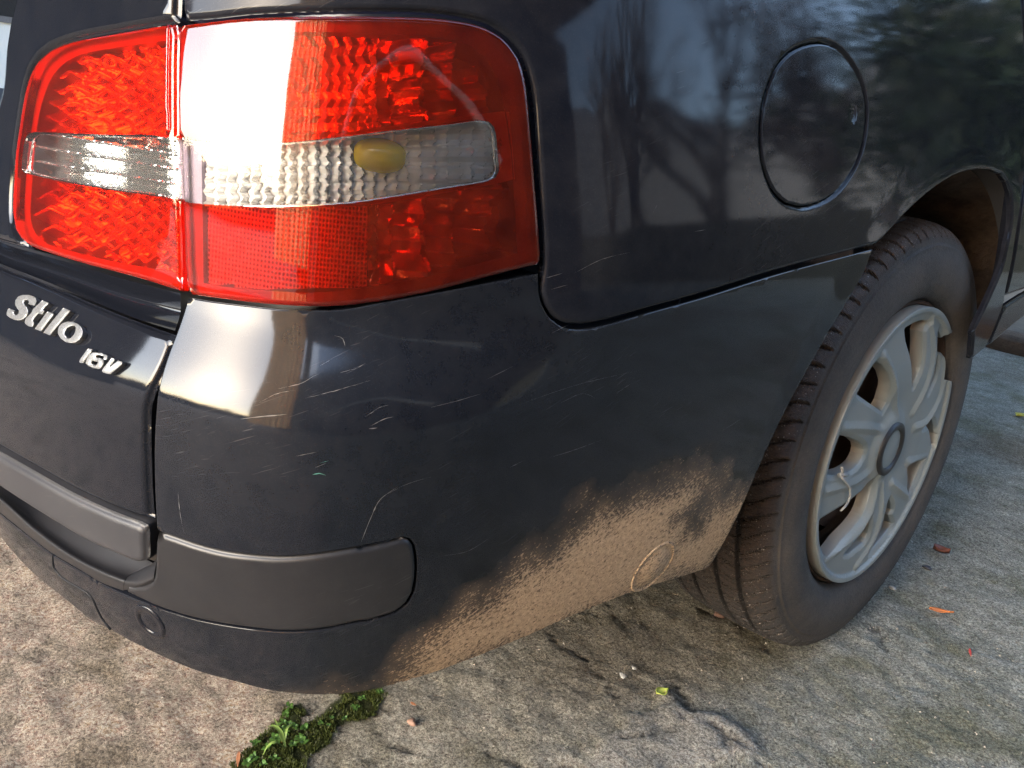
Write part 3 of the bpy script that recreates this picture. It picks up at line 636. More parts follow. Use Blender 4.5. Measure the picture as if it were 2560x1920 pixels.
ib.data.set_sharp_from_angle(angle=math.radians(30))
# ------------------------------------------------------------------ tail lamps
def lampmap(cf, x0, x1, y0, y1, nx=26, ny=20):
    X, Y = np.linspace(x0, x1, nx), np.linspace(y0, y1, ny); XX, YY = np.meshgrid(X, Y, indexing='ij')
    sz = trace(cf(*zip(XX.ravel(), YY.ravel())), 0.0).reshape(nx, ny, 2)
    def f(P):
        P = np.asarray(P, float); u = np.clip((P[:, 0]-x0)/(x1-x0)*(nx-1), 0, nx-1.001); v = np.clip((P[:, 1]-y0)/(y1-y0)*(ny-1), 0, ny-1.001)
        i, j = u.astype(int), v.astype(int); a, b = (u-i)[:, None], (v-j)[:, None]
        return (sz[i, j]*(1-a)+sz[i+1, j]*a)*(1-b)+(sz[i, j+1]*(1-a)+sz[i+1, j+1]*a)*b
    return f
tri = lambda x: 2*np.abs(2*(x-np.floor(x+.5)))-1
def reflector(name, lm, win, x0, x1, y0, y1, st, depth, mat, parent, sel=None, smooth=False):
    X, Y = np.arange(x0, x1, st), np.arange(y0, y1, st); XX, YY = np.meshgrid(X, Y, indexing='ij'); Q = np.column_stack([XX.ravel(), YY.ravel()])
    sz = lm(Q); d = depth(Q); P = body(sz[:, 0], sz[:, 1], d); F = np.array(grid_faces(len(X), len(Y))); c = Q[F].mean(1); k = pip(c, win)
    if sel is not None: k &= sel(c)
    F = F[k][:, ::-1]; used = np.unique(F); mp = -np.ones(len(Q), int); mp[used] = np.arange(len(used))
    o = mesh_obj(name, P[used], mp[F], mat, parent, smooth=smooth, attrs={'pu': sz[used, 0], 'pv': sz[used, 1]}); return o
# right hand lamp, on the body
lampR = empty('tail_lamp', parent=car); lampR['label'] = 'red tail lamp with a clear band on the rear wing'
outR = [(105, 130), (105, 130), (200, 118), (400, 95), (640, 85), (900, 82), (1200, 85), (1400, 92), (1550, 108), (1650, 130), (1730, 165), (1800, 220), (1850, 290), (1880, 360), (1900, 450), (1925, 700), (1945, 950), (1965, 1200), (1970, 1350), (1960, 1372), (1960, 1372), (1800, 1410), (1500, 1490), (1250, 1545), (1050, 1575), (900, 1587), (750, 1588), (500, 1570), (300, 1545), (160, 1525), (160, 1525), (146, 1500), (130, 1200), (115, 900), (100, 600), (98, 300)]
bandR = [(60, 700), (60, 700), (105, 708), (170, 730), (400, 738), (650, 740), (900, 715), (1100, 690), (1300, 668), (1500, 645), (1650, 626), (1700, 632), (1728, 660), (1738, 700), (1750, 850), (1751, 885), (1736, 920), (1700, 937), (1500, 972), (1200, 1022), (1000, 1052), (800, 1067), (600, 1072), (400, 1068), (170, 1052), (110, 1042), (60, 1035), (60, 1035)]
winR = [(162, 165), (162, 165), (400, 152), (640, 148), (900, 150), (1200, 165), (1450, 182), (1600, 215), (1700, 280), (1760, 370), (1800, 520), (1830, 700), (1850, 900), (1868, 1200), (1875, 1320), (1875, 1320), (1700, 1365), (1400, 1440), (1150, 1490), (900, 1520), (700, 1525), (500, 1510), (300, 1490), (192, 1470), (192, 1470), (182, 1100), (170, 600)]
oR, bR, wR = tr(c2(*outR)), tr(c2(*bandR)), tr(c2(*winR))
panel('red_lens', oR, M_RED, lampR, grid=.008, edge=.003, off=-.0015, thick=.006, cut=[bR])
panel('clear_lens', oR, M_CLEAR, lampR, grid=.008, edge=.003, off=-.0015, thick=.006, cut=[bR], keep='cut')
panel('lamp_frame', oR, M_FRAME, lampR, holes=[wR], grid=.01, edge=0, off=.006, thick=.036)
lmR = lampmap(c2, 60, 2000, 60, 1620)
cmR, wmR = catmull(bandR, True, 20), catmull(winR, True, 20)
RC = np.random.RandomState(9)
FA, FB = RC.uniform(-1, 1, (60, 60)), RC.uniform(-1, 1, (60, 60))
def facets(Q, cx, cy, amp, zig=14):
    x = Q[:, 0]+zig*tri(Q[:, 1]/cy*1.0); i, j = np.floor(x/cx).astype(int) % 60, np.floor(Q[:, 1]/cy).astype(int) % 60
    u, v = x/cx-np.floor(x/cx)-.5, Q[:, 1]/cy-np.floor(Q[:, 1]/cy)-.5
    return amp*(FA[i, j]*u+FB[i, j]*v)+amp*.5*(np.abs(u)+np.abs(v))
def depR(Q):
    x, y = Q[:, 0], Q[:, 1]; d = .013+0*x
    ribs = np.where((x < 1150) & (y < 720), .0045*tri((x+16*tri(y/95))/88), 0)
    b1 = np.clip(1-((x-1500)/290)**2-((y-400)/230)**2, 0, 1); b2 = np.clip(1-((x-1420)/330)**2-((y-1230)/230)**2, 0, 1)
    xe = np.array([0]+list(np.arange(150, 1150, 44))+[1150, 1235, 1400, 1442, 1580, 1612, 1785, 2000]); zx = x+np.where(x < 1150, 16*tri(y/95), 10*tri(y/140))
    k = np.clip(np.searchsorted(xe, zx)-1, 0, len(xe)-2); u = (zx-xe[k])/(xe[k+1]-xe[k])-.5; wd = (xe[k+1]-xe[k])/90
    alt = np.where(k % 2 == 0, 1, -1)
    yc = np.where(y < 860, 400, 1230); hh_ = np.where(y < 860, 270, 240); cv = .019*np.clip(1-((y-yc)/hh_)**2, -.1, 1)+.0035*tri((y-yc)/150+FA[k % 60, 7])*(x > 1150)
    return d+cv+u*wd*np.where(x > 1150, -.003+.005*alt, .006*alt)+.004*FB[k % 60, 3]*(x > 1150)
def depB(Q):
    x, y = Q[:, 0], Q[:, 1]
    q = (x+10*tri(y/60))/66; return .006+.0075*(1-(q-np.floor(q)))+.010*np.clip(1-((x-1150)/300)**2, 0, 1)+facets(Q, 66, 95, .003, 8)
inB = lambda c: pip(c, cmR)
reflector('red_reflector', lmR, wmR, 130, 1900, 130, 1540, 8, depR, M_REFL, lampR, lambda c: ~inB(c) & ~((c[:, 0] < 1090) & (c[:, 1] > 1000)))
reflector('prism_reflector', lmR, wmR, 150, 1100, 1000, 1540, 30, lambda Q: .010+0*Q[:, 0], M_RETRO, lampR, lambda c: ~inB(c) & ((c[:, 0] < 1090) & (c[:, 1] > 1000)))
reflector('clear_reflector', lmR, catmull([(70, 715), (70, 715), (400, 725), (900, 700), (1660, 612), (1745, 640), (1765, 900), (1740, 935), (1200, 1035), (700, 1085), (60, 1060), (60, 1060)], True, 20), 60, 1800, 600, 1100, 7, depB, M_REFLC, lampR)
def rim_tube(name, px, off, r, mat, parent, closed=True):
    sz = tr(px, closed, 0, 5); P = body(sz[:, 0], sz[:, 1], np.full(len(sz), off))
    if closed: P = np.vstack([P, P[:1]])
    V, F = tube_mesh(P, r, 6); return mesh_obj(name, V, F, mat, parent)
panel('lamp_bezel', tr(c2((900, 690), (900, 690), (1100, 662), (1500, 610), (1790, 572), (1790, 572), (1836, 576), (1836, 576), (1862, 928), (1862, 928), (1790, 948), (1500, 1002), (1200, 1052), (900, 1085), (900, 1085))), M_BEZEL, lampR, grid=.01, edge=0, off=.006, thick=0, cut=[bR])
rim_tube('band_trim', c2(*bandR[2:-4]), .0035, .0010, M_CHROME, lampR, False)
def bulb(parent, pc, r1, r2, depth, mat):
    sz = lm_ = lmR(np.array([pc])); P0 = body(sz[:, 0], sz[:, 1], np.array([depth]))[0]; n = snormal(sz[:, 0], sz[:, 1])[0]
    a = np.cross(n, [0, 0, 1]); a /= np.linalg.norm(a); b = np.cross(a, n); V = []
    for i in range(24):
        for j in range(13):
            t, q = 2*math.pi*i/24, math.pi*j/12; V.append(P0+a*r1*math.cos(q)*1.0+(b*math.cos(t)+n*math.sin(t))*r2*math.sin(q)**.7)
    return mesh_obj('amber_bulb', V, grid_faces(24, 13, True), mat, parent)
bulb(lampR, (1150, 800), .016, .0105, .0185, M_AMBER)
# left hand lamp, on the tailgate
lampL = empty('tail_lamp', parent=car); lampL['label'] = 'inner tail lamp with a clear band on the tailgate'
outL = [(1030, 140), (1030, 140), (900, 160), (700, 195), (500, 230), (380, 262), (300, 300), (240, 350), (200, 410), (170, 490), (145, 600), (120, 760), (100, 900), (88, 1080), (82, 1200), (85, 1300), (100, 1370), (130, 1420), (170, 1450), (300, 1500), (500, 1560), (800, 1640)]
outLpx = c1(*outL)+c3((925, 157), (925, 157), (938, 150), (938, 150))+c1((1075, 1640), (1062, 1200), (1052, 800), (1046, 400), (1043, 150))
bandL = [(215, 785), (190, 790), (166, 815), (150, 900), (142, 990), (150, 1020), (180, 1032), (500, 1100), (940, 1165), (1100, 1185), (1100, 1185), (1100, 822), (1100, 822), (985, 812), (940, 805), (500, 795)]
winL = [(985, 208), (985, 208), (850, 228), (600, 268), (430, 302), (330, 348), (250, 430), (205, 530), (170, 650), (150, 790), (135, 950), (122, 1150), (120, 1290), (150, 1370), (200, 1420), (500, 1510), (800, 1580), (1008, 1625), (1008, 1625), (1000, 1200), (992, 800)]
oL, bL, wL = tr(outLpx), tr(c1(*bandL)), tr(c1(*winL))
panel('red_lens', oL, M_RED, lampL, grid=.008, edge=.003, off=-.0015, thick=.008, cut=[bL])
panel('clear_lens', oL, M_CLEAR, lampL, grid=.008, edge=.003, off=-.0015, thick=.008, cut=[bL], keep='cut')
panel('lamp_frame', oL, M_FRAME, lampL, holes=[wL], grid=.01, edge=0, off=.0075, thick=.034)
lmL = lampmap(c1, 40, 1100, 100, 1700)
def depL(Q):
    x, y = Q[:, 0], Q[:, 1]
    b1 = np.clip(1-((x-700)/420)**2-((y-550)/260)**2, 0, 1); b2 = np.clip(1-((x-560)/460)**2-((y-1350)/250)**2, 0, 1)
    w = .0040*np.cos(2*math.pi*(y+20*tri(x/120))/92)
    return .016+.012*np.sqrt(b1)+.010*np.sqrt(b2)+1.1*w+.004*np.cos(x/150)*np.sin(y/120)
def depLB(Q):
    x, y = Q[:, 0], Q[:, 1]; return .014+.007*np.cos(2*math.pi*(y-.16*x)/88)+.004*np.cos(x/90)
cmL, wmL = catmull(bandL, True, 20), catmull(winL, True, 20)
reflector('red_reflector', lmL, wmL, 90, 1040, 180, 1640, 9, depL, M_REFLD, lampL, lambda c: ~pip(c, cmL), True)
reflector('clear_reflector', lmL, catmull([(160, 770), (160, 770), (1060, 790), (1060, 790), (1070, 1200), (1070, 1200), (500, 1115), (130, 1040)], True, 20), 110, 1080, 750, 1220, 7, depLB, M_REFLE, lampL)
rim_tube('band_trim', c1((940, 812), (500, 800), (215, 790), (190, 795), (170, 820), (155, 900), (147, 990), (155, 1016), (180, 1026), (500, 1094), (940, 1158)), .0035, .0009, M_CHROME, lampL, False)
rim_tube('lip_trim', c1((1006, 150), (1004, 400), (1003, 800)), -.0012, .0012, M_RED, lampL, False)

# ------------------------------------------------------------------ wheel
TOE, CAMB = -.0157575, .0505016
E1 = np.array([math.cos(TOE)*math.cos(CAMB), math.sin(TOE)*math.cos(CAMB), math.sin(CAMB)]); E2 = np.array([-math.sin(TOE), math.cos(TOE), 0]); E3 = np.cross(E1, E2)
def wp(a, b, h): return WC+np.outer(h, E1)+np.outer(a, E2)+np.outer(b, E3)
def wtrace(px, h):
    d = rays(px); t = (h-(CAM-WC)@E1)/(d@E1); P = CAM+d*t[:, None]-WC; return np.column_stack([P@E2, P@E3])
wheel = empty('wheel', parent=car)
prof_t = [(-.060, .200), (-.078, .207), (-.088, .222), (-.0965, .245), (-.0970, .262), (-.094, .280), (-.090, .292), (-.084, .303), (-.076, .3095), (-.066, .3130), (-.056, .3145), (-.0545, .3080), (-.0495, .3080), (-.048, .3152), (-.036, .3158), (-.024, .3162), (-.0225, .3090), (-.0175, .3090), (-.016, .3164), (0, .3165),
          (.016, .3164), (.0175, .3090), (.0225, .3090), (.024, .3162), (.036, .3158), (.048, .3152), (.0495, .3080), (.0545, .3080), (.056, .3145), (.066, .3130), (.076, .3095), (.080, .3065), (.084, .3020), (.087, .297), (.0888, .291), (.0895, .2855), (.0902, .2815), (.0915, .2812), (.0912, .2785), (.0925, .274), (.0955, .264), (.0968, .254), (.0968, .243), (.0952, .231), (.092, .221), (.0875, .2135), (.083, .2105), (.078, .2090), (.074, .206), (.070, .198), (.070, .190)]
pt = np.array(prof_t); pt[:, 1] -= .0045*sstep(pt[:, 1], .285, .303); sub = [pt[0]]
for a, b in zip(pt[:-1], pt[1:]):
    n = max(1, int(np.linalg.norm(b-a)/.003)); sub += [a+(b-a)*k/n for k in range(1, n+1)]
pt = np.array(sub); NA = 1080; ang = np.arange(NA)/NA*2*math.pi
AA, HH = np.meshgrid(ang, pt[:, 0], indexing='ij'); RR = np.broadcast_to(pt[:, 1], AA.shape).copy()
tread = sstep(RR, .286, .300); ah = np.abs(HH); NB = 82
ph = AA*NB/(2*math.pi)+np.sign(HH)*ah*9.0+.25*np.sin(ah*90); fr = ph-np.floor(ph); grv = ((fr < .10)).astype(float)*sstep(ah, .022, .026)*sstep(RR, .289, .296)
fr2 = (ph*2.0+.3)-np.floor(ph*2+.3); sip = ((fr2 < .12)).astype(float)*sstep(RR, .304, .309)
RR = RR-grv*.0055-sip*.0018; up = (np.sin(AA)+1)/2
circ = ((ah > .0485) & (ah < .0555) | (ah > .0165) & (ah < .0235))*(RR < .3125)*1.0
Pt = wp((RR*np.cos(AA)).ravel(), (RR*np.sin(AA)).ravel(), HH.ravel()); below = np.clip(.002-Pt[:, 2], 0, 1)
Pt[:, 0] += np.sign(HH.ravel())*below*.35; Pt[:, 2] = np.maximum(Pt[:, 2], -.0015+.002*np.clip(Pt[:, 2], -1, 0))
mesh_obj('tyre', Pt, grid_faces(NA, len(pt), True), M_TYRE, wheel, attrs={'tread': tread, 'up': up, 'groove': np.clip(grv+circ+.6*sip, 0, 1), 'ang': AA, 'hgt': HH*100/60})
# steel wheel and drum behind the cover
rp = np.array([(.074, .2045), (.078, .2065), (.080, .2040), (.079, .2010), (.070, .1985), (.055, .196), (.040, .188), (-.02, .180), (-.06, .178), (-.062, .12)])
ang2 = np.arange(120)/120*2*math.pi; A2, H2 = np.meshgrid(ang2, rp[:, 0], indexing='ij'); R2 = np.broadcast_to(rp[:, 1], A2.shape)
mesh_obj('steel_rim', wp((R2*np.cos(A2)).ravel(), (R2*np.sin(A2)).ravel(), H2.ravel()), grid_faces(120, len(rp), True), M_STEEL, wheel)
rp = np.array([(.030, .186), (.036, .170), (.040, .150), (.050, .135), (.056, .11), (.050, .085), (.044, .06), (.046, .03), (.046, .0005)])
A2, H2 = np.meshgrid(ang2, rp[:, 0], indexing='ij'); R2 = np.broadcast_to(rp[:, 1], A2.shape); k = np.arange(120)
FF = [f for f in grid_faces(120, len(rp), True) if not ((f[0] % len(rp)) == 2 and (f[0]//len(rp)) % 15 < 8)]
mesh_obj('wheel_disc', wp((R2*np.cos(A2)).ravel(), (R2*np.sin(A2)).ravel(), H2.ravel()), FF, M_STEEL, wheel)
XR = .0956
def wtr(px, h=XR-.004): return wtrace(catmull(px, True, 5), h)
ai = np.linspace(0, 2*math.pi, 200, endpoint=False)
notch = wtrace(catmull(w1((1452, 405), (1448, 425), (1425, 432), (1408, 460), (1392, 520), (1390, 600), (1398, 640), (1400, 700), (1392, 800), (1384, 868), (1400, 876), (1443, 884), (1444, 900)), False, 5), XR)
an = np.arctan2(notch[:, 1], notch[:, 0]); rn = np.hypot(notch[:, 0], notch[:, 1]); nk = wtrace(w1((875, 450), (890, 445), (935, 375), (950, 360), (1000, 300)), XR)
out_c = []
a0, a1 = min(an[0], an[-1]), max(an[0], an[-1])
notch_s = notch if an[0] < an[-1] else notch[::-1]
for a in ai:
    aa = (a+math.pi) % (2*math.pi)-math.pi
    if a0 <= aa <= a1: continue
    out_c.append((aa, .2*math.cos(a), .2*math.sin(a)))
out_c = sorted(out_c); lowp = [q[1:] for q in out_c if q[0] < a0]; hip = [q[1:] for q in out_c if q[0] > a1]
outer = np.array(lowp+[tuple(q) for q in notch_s]+hip)
hpx = [w1((1018, 392), (1018, 392), (1090, 350), (1185, 312), (1240, 318), (1240, 318), (1190, 420), (1188, 500), (1180, 620), (1155, 760), (1082, 940), (1082, 940), (1076, 840), (1068, 700), (1050, 600), (1025, 500)),
       w1((752, 698), (752, 698), (800, 730), (845, 810), (868, 900), (870, 1000), (855, 1090), (810, 1175), (810, 1175), (690, 1100), (568, 1008), (568, 1008), (640, 870), (690, 785)),
       w2((478, 118), (478, 118), (560, 130), (640, 165), (705, 215), (720, 260), (712, 310), (660, 390), (590, 440), (490, 482), (420, 496), (360, 492), (360, 492), (390, 380), (430, 250)),
       w2((290, 918), (290, 918), (400, 842), (520, 762), (640, 682), (690, 652), (760, 560), (806, 490), (806, 490), (790, 620), (745, 760), (690, 870), (600, 985), (500, 1095), (420, 1185), (342, 1268), (342, 1268), (302, 1170), (290, 1050)),
       w2((770, 805), (745, 880), (748, 960), (735, 1040), (690, 1130), (610, 1195), (560, 1240), (510, 1240), (560, 1180), (640, 1080), (705, 970), (740, 870)),
       w2((930, 703), (955, 765), (962, 815), (935, 865), (965, 950), (900, 1050), (750, 1232), (750, 1232), (820, 1080), (870, 950), (900, 800)),
       w2((1105, 400), (1130, 378), (1200, 350), (1268, 328), (1268, 328), (1225, 440), (1170, 570), (1112, 692), (1112, 692), (1108, 600), (1108, 500)),
       w1((1168, 1330), (1168, 1330), (1215, 1280), (1245, 1240), (1270, 1245), (1290, 1300), (1296, 1380), (1275, 1470), (1258, 1520), (1262, 1430), (1245, 1350), (1220, 1310)),
       w1((1335, 640), (1328, 700), (1300, 830), (1260, 920), (1216, 1000), (1240, 920), (1275, 830), (1300, 730), (1315, 645)),
       w1((1330, 395), (1330, 395), (1362, 450), (1388, 520), (1388, 620), (1388, 620), (1320, 612), (1320, 612), (1322, 520))]
holes = [wtr(h) for h in hpx]
H_all = holes
RID = [wtrace(catmull(q, False, 5), XR-.004) for q in (w1((1270, 222), (1250, 330), (1265, 480), (1258, 650), (1205, 870), (1080, 1180)), w1((1388, 640), (1335, 1000), (1180, 1270), (1090, 1320)), w1((420, 1322), (620, 1320), (780, 1352), (870, 1380)), w1((800, 640), (850, 760), (900, 960), (930, 1200)),
       w2((325, 640), (500, 582), (700, 500), (840, 330)), w2((345, 1265), (600, 1050), (755, 800), (835, 560)), w2((612, 1350), (760, 1100), (845, 800), (870, 560)), w2((1112, 690), (1020, 625), (950, 560)), w2((1270, 328), (1150, 350), (1090, 360)))]
def cov_relief(P):
    r = np.hypot(P[:, 0], P[:, 1]); d = np.min([pdist(P, h) for h in H_all], axis=0)
    bev = .0035*np.clip(1-d/.006, 0, 1); dr = np.min([pdist(P, q, False) for q in RID], axis=0); bev = bev+.42*np.minimum(dr, .009)*sstep(r, .04, .06); lip = -.0016*sstep(r, .190, .192)
    dish = .004*np.exp(-((r-.06)/.03)**2)+.003*np.clip((r-.12)/.08, 0, 1)
    return bev*sstep(.196-r, 0, .01)+lip+dish
def WF(u, v, e): return wp(u, v, XR-np.broadcast_to(np.asarray(e, float), np.shape(u)))
cover = panel('wheel_cover', outer, M_COVER, wheel, F=WF, grid=.0024, edge=.0010, thick=.016, holes=holes, relief=cov_relief, step=.003)
cover.data.set_sharp_from_angle(angle=math.radians(14)); me = cover.data # light on the folded hole walls is put into their colour
nv = len(me.vertices); co = np.empty(nv*3); me.vertices.foreach_get('co', co); co = co.reshape(-1, 3); hgt = (co-WC)@E1
at = me.attributes.new('wall', 'FLOAT', 'POINT'); at.data.foreach_set('value', (1-sstep(hgt, XR-.020, XR-.010)))
hc = wtrace(w1((910, 1450)), XR)[0]; rpts = wtrace(w1((1005, 1257), (1028, 1380))+w2((880, 525), (832, 440), (850, 300)), XR); ro = float(np.mean(np.hypot(*rpts.T))); 
def ring(name, r0, r1, h, mat, parent, cx=(0, 0)):
    q = np.array([(h-.004, r0-.001), (h, r0), (h+.0015, (r0+r1)/2), (h, r1), (h-.006, r1+.0005)]) if r0 > 0 else np.array([(h+.001, .0002), (h+.0008, r1*.5), (h, r1)])
    A_, H_ = np.meshgrid(np.arange(64)/64*2*math.pi, q[:, 0], indexing='ij'); R_ = np.broadcast_to(q[:, 1], A_.shape)
    return mesh_obj(name, wp((R_*np.cos(A_)).ravel()+cx[0], (R_*np.sin(A_)).ravel()+cx[1], H_.ravel()), grid_faces(64, len(q), True), mat, parent, attrs={'wall': np.zeros(A_.size)})
hcx = rpts.mean(0)*0
ring('hub_ring', .0290, .0385, XR+.001, M_PAD2 if 'M_PAD2' in globals() else M_RUBBER_SEAL, wheel); ring('hub_cap', 0, .029, XR-.0015, M_COVER, wheel)
print('hub', hc, ro)
# cable tie round one spoke
M_TIE = m_plain('nylon', (.26, .255, .24), .5)
tp = wtrace(catmull(w2((452, 492), (500, 545), (535, 600), (540, 660), (525, 720), (490, 775), (450, 812)), False, 6), XR-.002)
P = wp(tp[:, 0], tp[:, 1], np.full(len(tp), XR-.0005)); V, F = tube_mesh(P, .0016, 6); tie = mesh_obj('cable_tie', V, F, M_TIE, wheel)
tie['label'] = 'white cable tie holding the wheel cover'
hp = wtrace(w2((420, 470), (490, 465), (450, 470), (440, 395)), XR-.008); P = wp(hp[:, 0], hp[:, 1], np.full(4, XR-.004))
V, F = tube_mesh([P[0], (P[0]+P[1])/2, P[1]], .0035, 4); V2, F2 = tube_mesh([P[2], (P[2]+P[3])/2, P[3]], .0022, 4); F += [tuple(i+len(V) for i in f) for f in F2]
mesh_obj('tie_head', V+V2, F, M_TIE, wheel)
# wheel arch liner
aa = np.linspace(.44, math.pi-.05, 90); hh = np.array([.085, .075, .05, .0, -.08, -.16, -.22]); A3, H3 = np.meshgrid(aa, hh, indexing='ij')
Rl = .372+.012*fbm(np.column_stack([A3.ravel()*.4, H3.ravel()]), 18, 61).reshape(A3.shape); Rl[:, 0] = .382; Rl[:, 1] = .377
P = wp((Rl*np.cos(A3)).ravel(), (Rl*np.sin(A3)).ravel(), H3.ravel()); mesh_obj('arch_liner', P, grid_faces(90, len(hh)), M_LINER, car)
V = [tuple(x) for x in wp(.5*np.cos(np.linspace(0, 2*math.pi, 40)), .5*np.sin(np.linspace(0, 2*math.pi, 40)), np.full(40, -.2))]; V = [(a, b, max(c, .15)) for a, b, c in V]
mesh_obj('inner_arch', V, [tuple(range(40))], M_BLACK, car, smooth=False)
# ------------------------------------------------------------------ yard round the car (behind and beside the camera, mirrored in the paint)
def az(a, d): return np.array([math.sin(math.radians(a))*d, math.cos(math.radians(a))*d-.8])
def wall_mesh(A, Bq, z0, z1, th):
    A, Bq = np.array(A, float), np.array(Bq, float); t = (Bq-A)/np.linalg.norm(Bq-A); n = np.array([-t[1], t[0]])*th
    c = [A, Bq, Bq+n, A+n]; V = [(*q, z0) for q in c]+[(*q, z1) for q in c]
    return V, [(3, 2, 1, 0), (4, 5, 6, 7), (0, 1, 5, 4), (1, 2, 6, 5), (2, 3, 7, 6), (3, 0, 4, 7)]
def m_render(name, a, b_, sc=3):
    t = NT(name); n = t.noise(sc, 6, .7); n2 = t.noise(sc*30, 4, .7); return t.end(t.pbr(t.mix(t.math('MULTIPLY', t.math('ADD', n, n2), .5), a, b_), .85, t.bump(n2, .5, .003)))
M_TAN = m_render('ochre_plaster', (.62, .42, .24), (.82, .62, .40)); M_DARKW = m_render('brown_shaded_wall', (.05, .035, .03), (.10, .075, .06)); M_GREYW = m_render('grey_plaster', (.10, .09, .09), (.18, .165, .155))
M_ROOF = m_render('dark_roof', (.03, .022, .018), (.07, .05, .04)); M_WHITEW = m_render('white_paint', (.62, .60, .54), (.78, .76, .70)); M_BARK = m_render('bark', (.035, .028, .022), (.09, .075, .06), 12)
def part(name, V, F, mat, parent): return mesh_obj(name, V, F, mat, parent, smooth=False)
house = empty('house', 'ochre house with a shaded veranda standing behind the photographer', 'house', loc=(0, 0, 0))
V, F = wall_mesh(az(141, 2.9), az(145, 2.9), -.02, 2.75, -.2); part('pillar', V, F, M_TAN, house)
tb = NT('added_ochre_canvas'); tl_ = tb.n('ShaderNodeBsdfTranslucent'); tb.set(tl_.inputs[0], tb.mix(tb.noise(1, 3, .6, tb.mapv((14, 14, .6))), (1.0, .74, .44), (.9, .58, .30)))
M_CANVAS = tb.end(tb.mixs(.12, tl_.outputs[0], tb.pbr((.7, .5, .3), .9)))
u_ = np.linspace(0, 1, 90); A_, B2 = az(146, 2.8), az(164, 2.9); nrm = np.array([(B2-A_)[1], -(B2-A_)[0]]); nrm /= np.linalg.norm(nrm); V = []
for q in u_:
    p_ = A_+(B2-A_)*q+nrm*(.035*math.sin(q*44)+.015*math.sin(q*97)); V += [(p_[0], p_[1], .25), (p_[0], p_[1], 1.5), (p_[0], p_[1], 2.74)]
mesh_obj('added_streak_curtain', V, grid_faces(90, 3), M_CANVAS, house)  # unseen curtain added so sun through it mirrors as a tan streak
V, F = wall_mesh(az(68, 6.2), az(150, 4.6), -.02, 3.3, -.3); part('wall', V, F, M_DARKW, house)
V, F = wall_mesh(az(70, 4.6), az(160, 2.9), 2.75, 2.95, -2.0); part('roof', V, F, M_ROOF, house)
ar = [(*(az(82+i*3.2, 3.6)), 1.35+.95*math.sin(math.pi*i/15)) for i in range(16)]; V, F = tube_mesh(ar, .055, 8); part('arch', V, F, M_WHITEW, house)
V, F = wall_mesh(az(98, 5.05), az(112, 5.0), -.02, 2.1, -.06); part('door', V, F, M_TAN, house)
nb = empty('neighbour_house', 'dark grey house with a low eave seen beyond the tailgate side', 'house')
V, F = wall_mesh(az(212, 6.0), az(262, 7.5), -.02, 3.4, -.4); part('wall', V, F, M_GREYW, nb)
V, F = wall_mesh(az(211, 5.6), az(262, 6.8), 3.4, 3.55, -4); part('roof', V, F, M_ROOF, nb)
V, F = wall_mesh(az(222, 6.2), az(227, 6.2), .1, 2.2, .06); part('door', V, F, M_WHITEW, nb)
gw = empty('garage', 'white garage front under a dark lintel at the top left edge', 'garage', loc=(0, 0, 0))
V, F = wall_mesh((-6.0, -3.2), (-6.0, 3.5), -.02, .735, -.3); part('wall', V, F, M_WHITEW, gw)
V, F = wall_mesh((-6.02, -3.2), (-6.02, 3.5), .775, 3.0, -.3); part('shutter', V, F, m_render('dark_shutter', (.010, .008, .007), (.022, .018, .015)), gw)
V, F = wall_mesh((-5.98, -3.2), (-5.98, 3.5), .737, .773, -.3); part('rail', V, F, M_GREYW, gw)
gl_ = [(-5.97, .15+.62*math.cos(t), .12+.50*math.sin(t)) for t in np.linspace(0, math.pi, 24)]; V, F = tube_mesh(gl_, .035, 6); part('arch_trim', V, F, M_RUBBER_SEAL, gw)
low_wall = mesh_obj('garden_wall', *wall_mesh(az(-20, 13), az(76, 9.0), -.02, 1.02, .25), m_render('mossy_wall', (.035, .035, .025), (.10, .10, .07)), None, smooth=False)
low_wall['label'] = 'low dark mossy garden wall running along the far side of the yard'; low_wall['category'] = 'wall'
V = []; n_ = 60
for i in range(n_):
    a = -45+130*i/(n_-1); h_ = 22+3.5*math.sin(i*.31)+1.6*math.sin(i*1.13+1)+.5*math.sin(i*3.1); x_, y_ = az(a, 62); V += [(x_, y_, -.1), (x_, y_, h_*.6), (x_*1.18, y_*1.18, h_), (x_*1.9, y_*1.9, h_*1.2)]
mesh_obj('added_backdrop_hills', V, grid_faces(n_, 4), m_render('added_hill_grey', (.17, .18, .19), (.25, .255, .26), .15), None, kind='structure')  # unseen hills added to even out the grey mirrored in the side panel
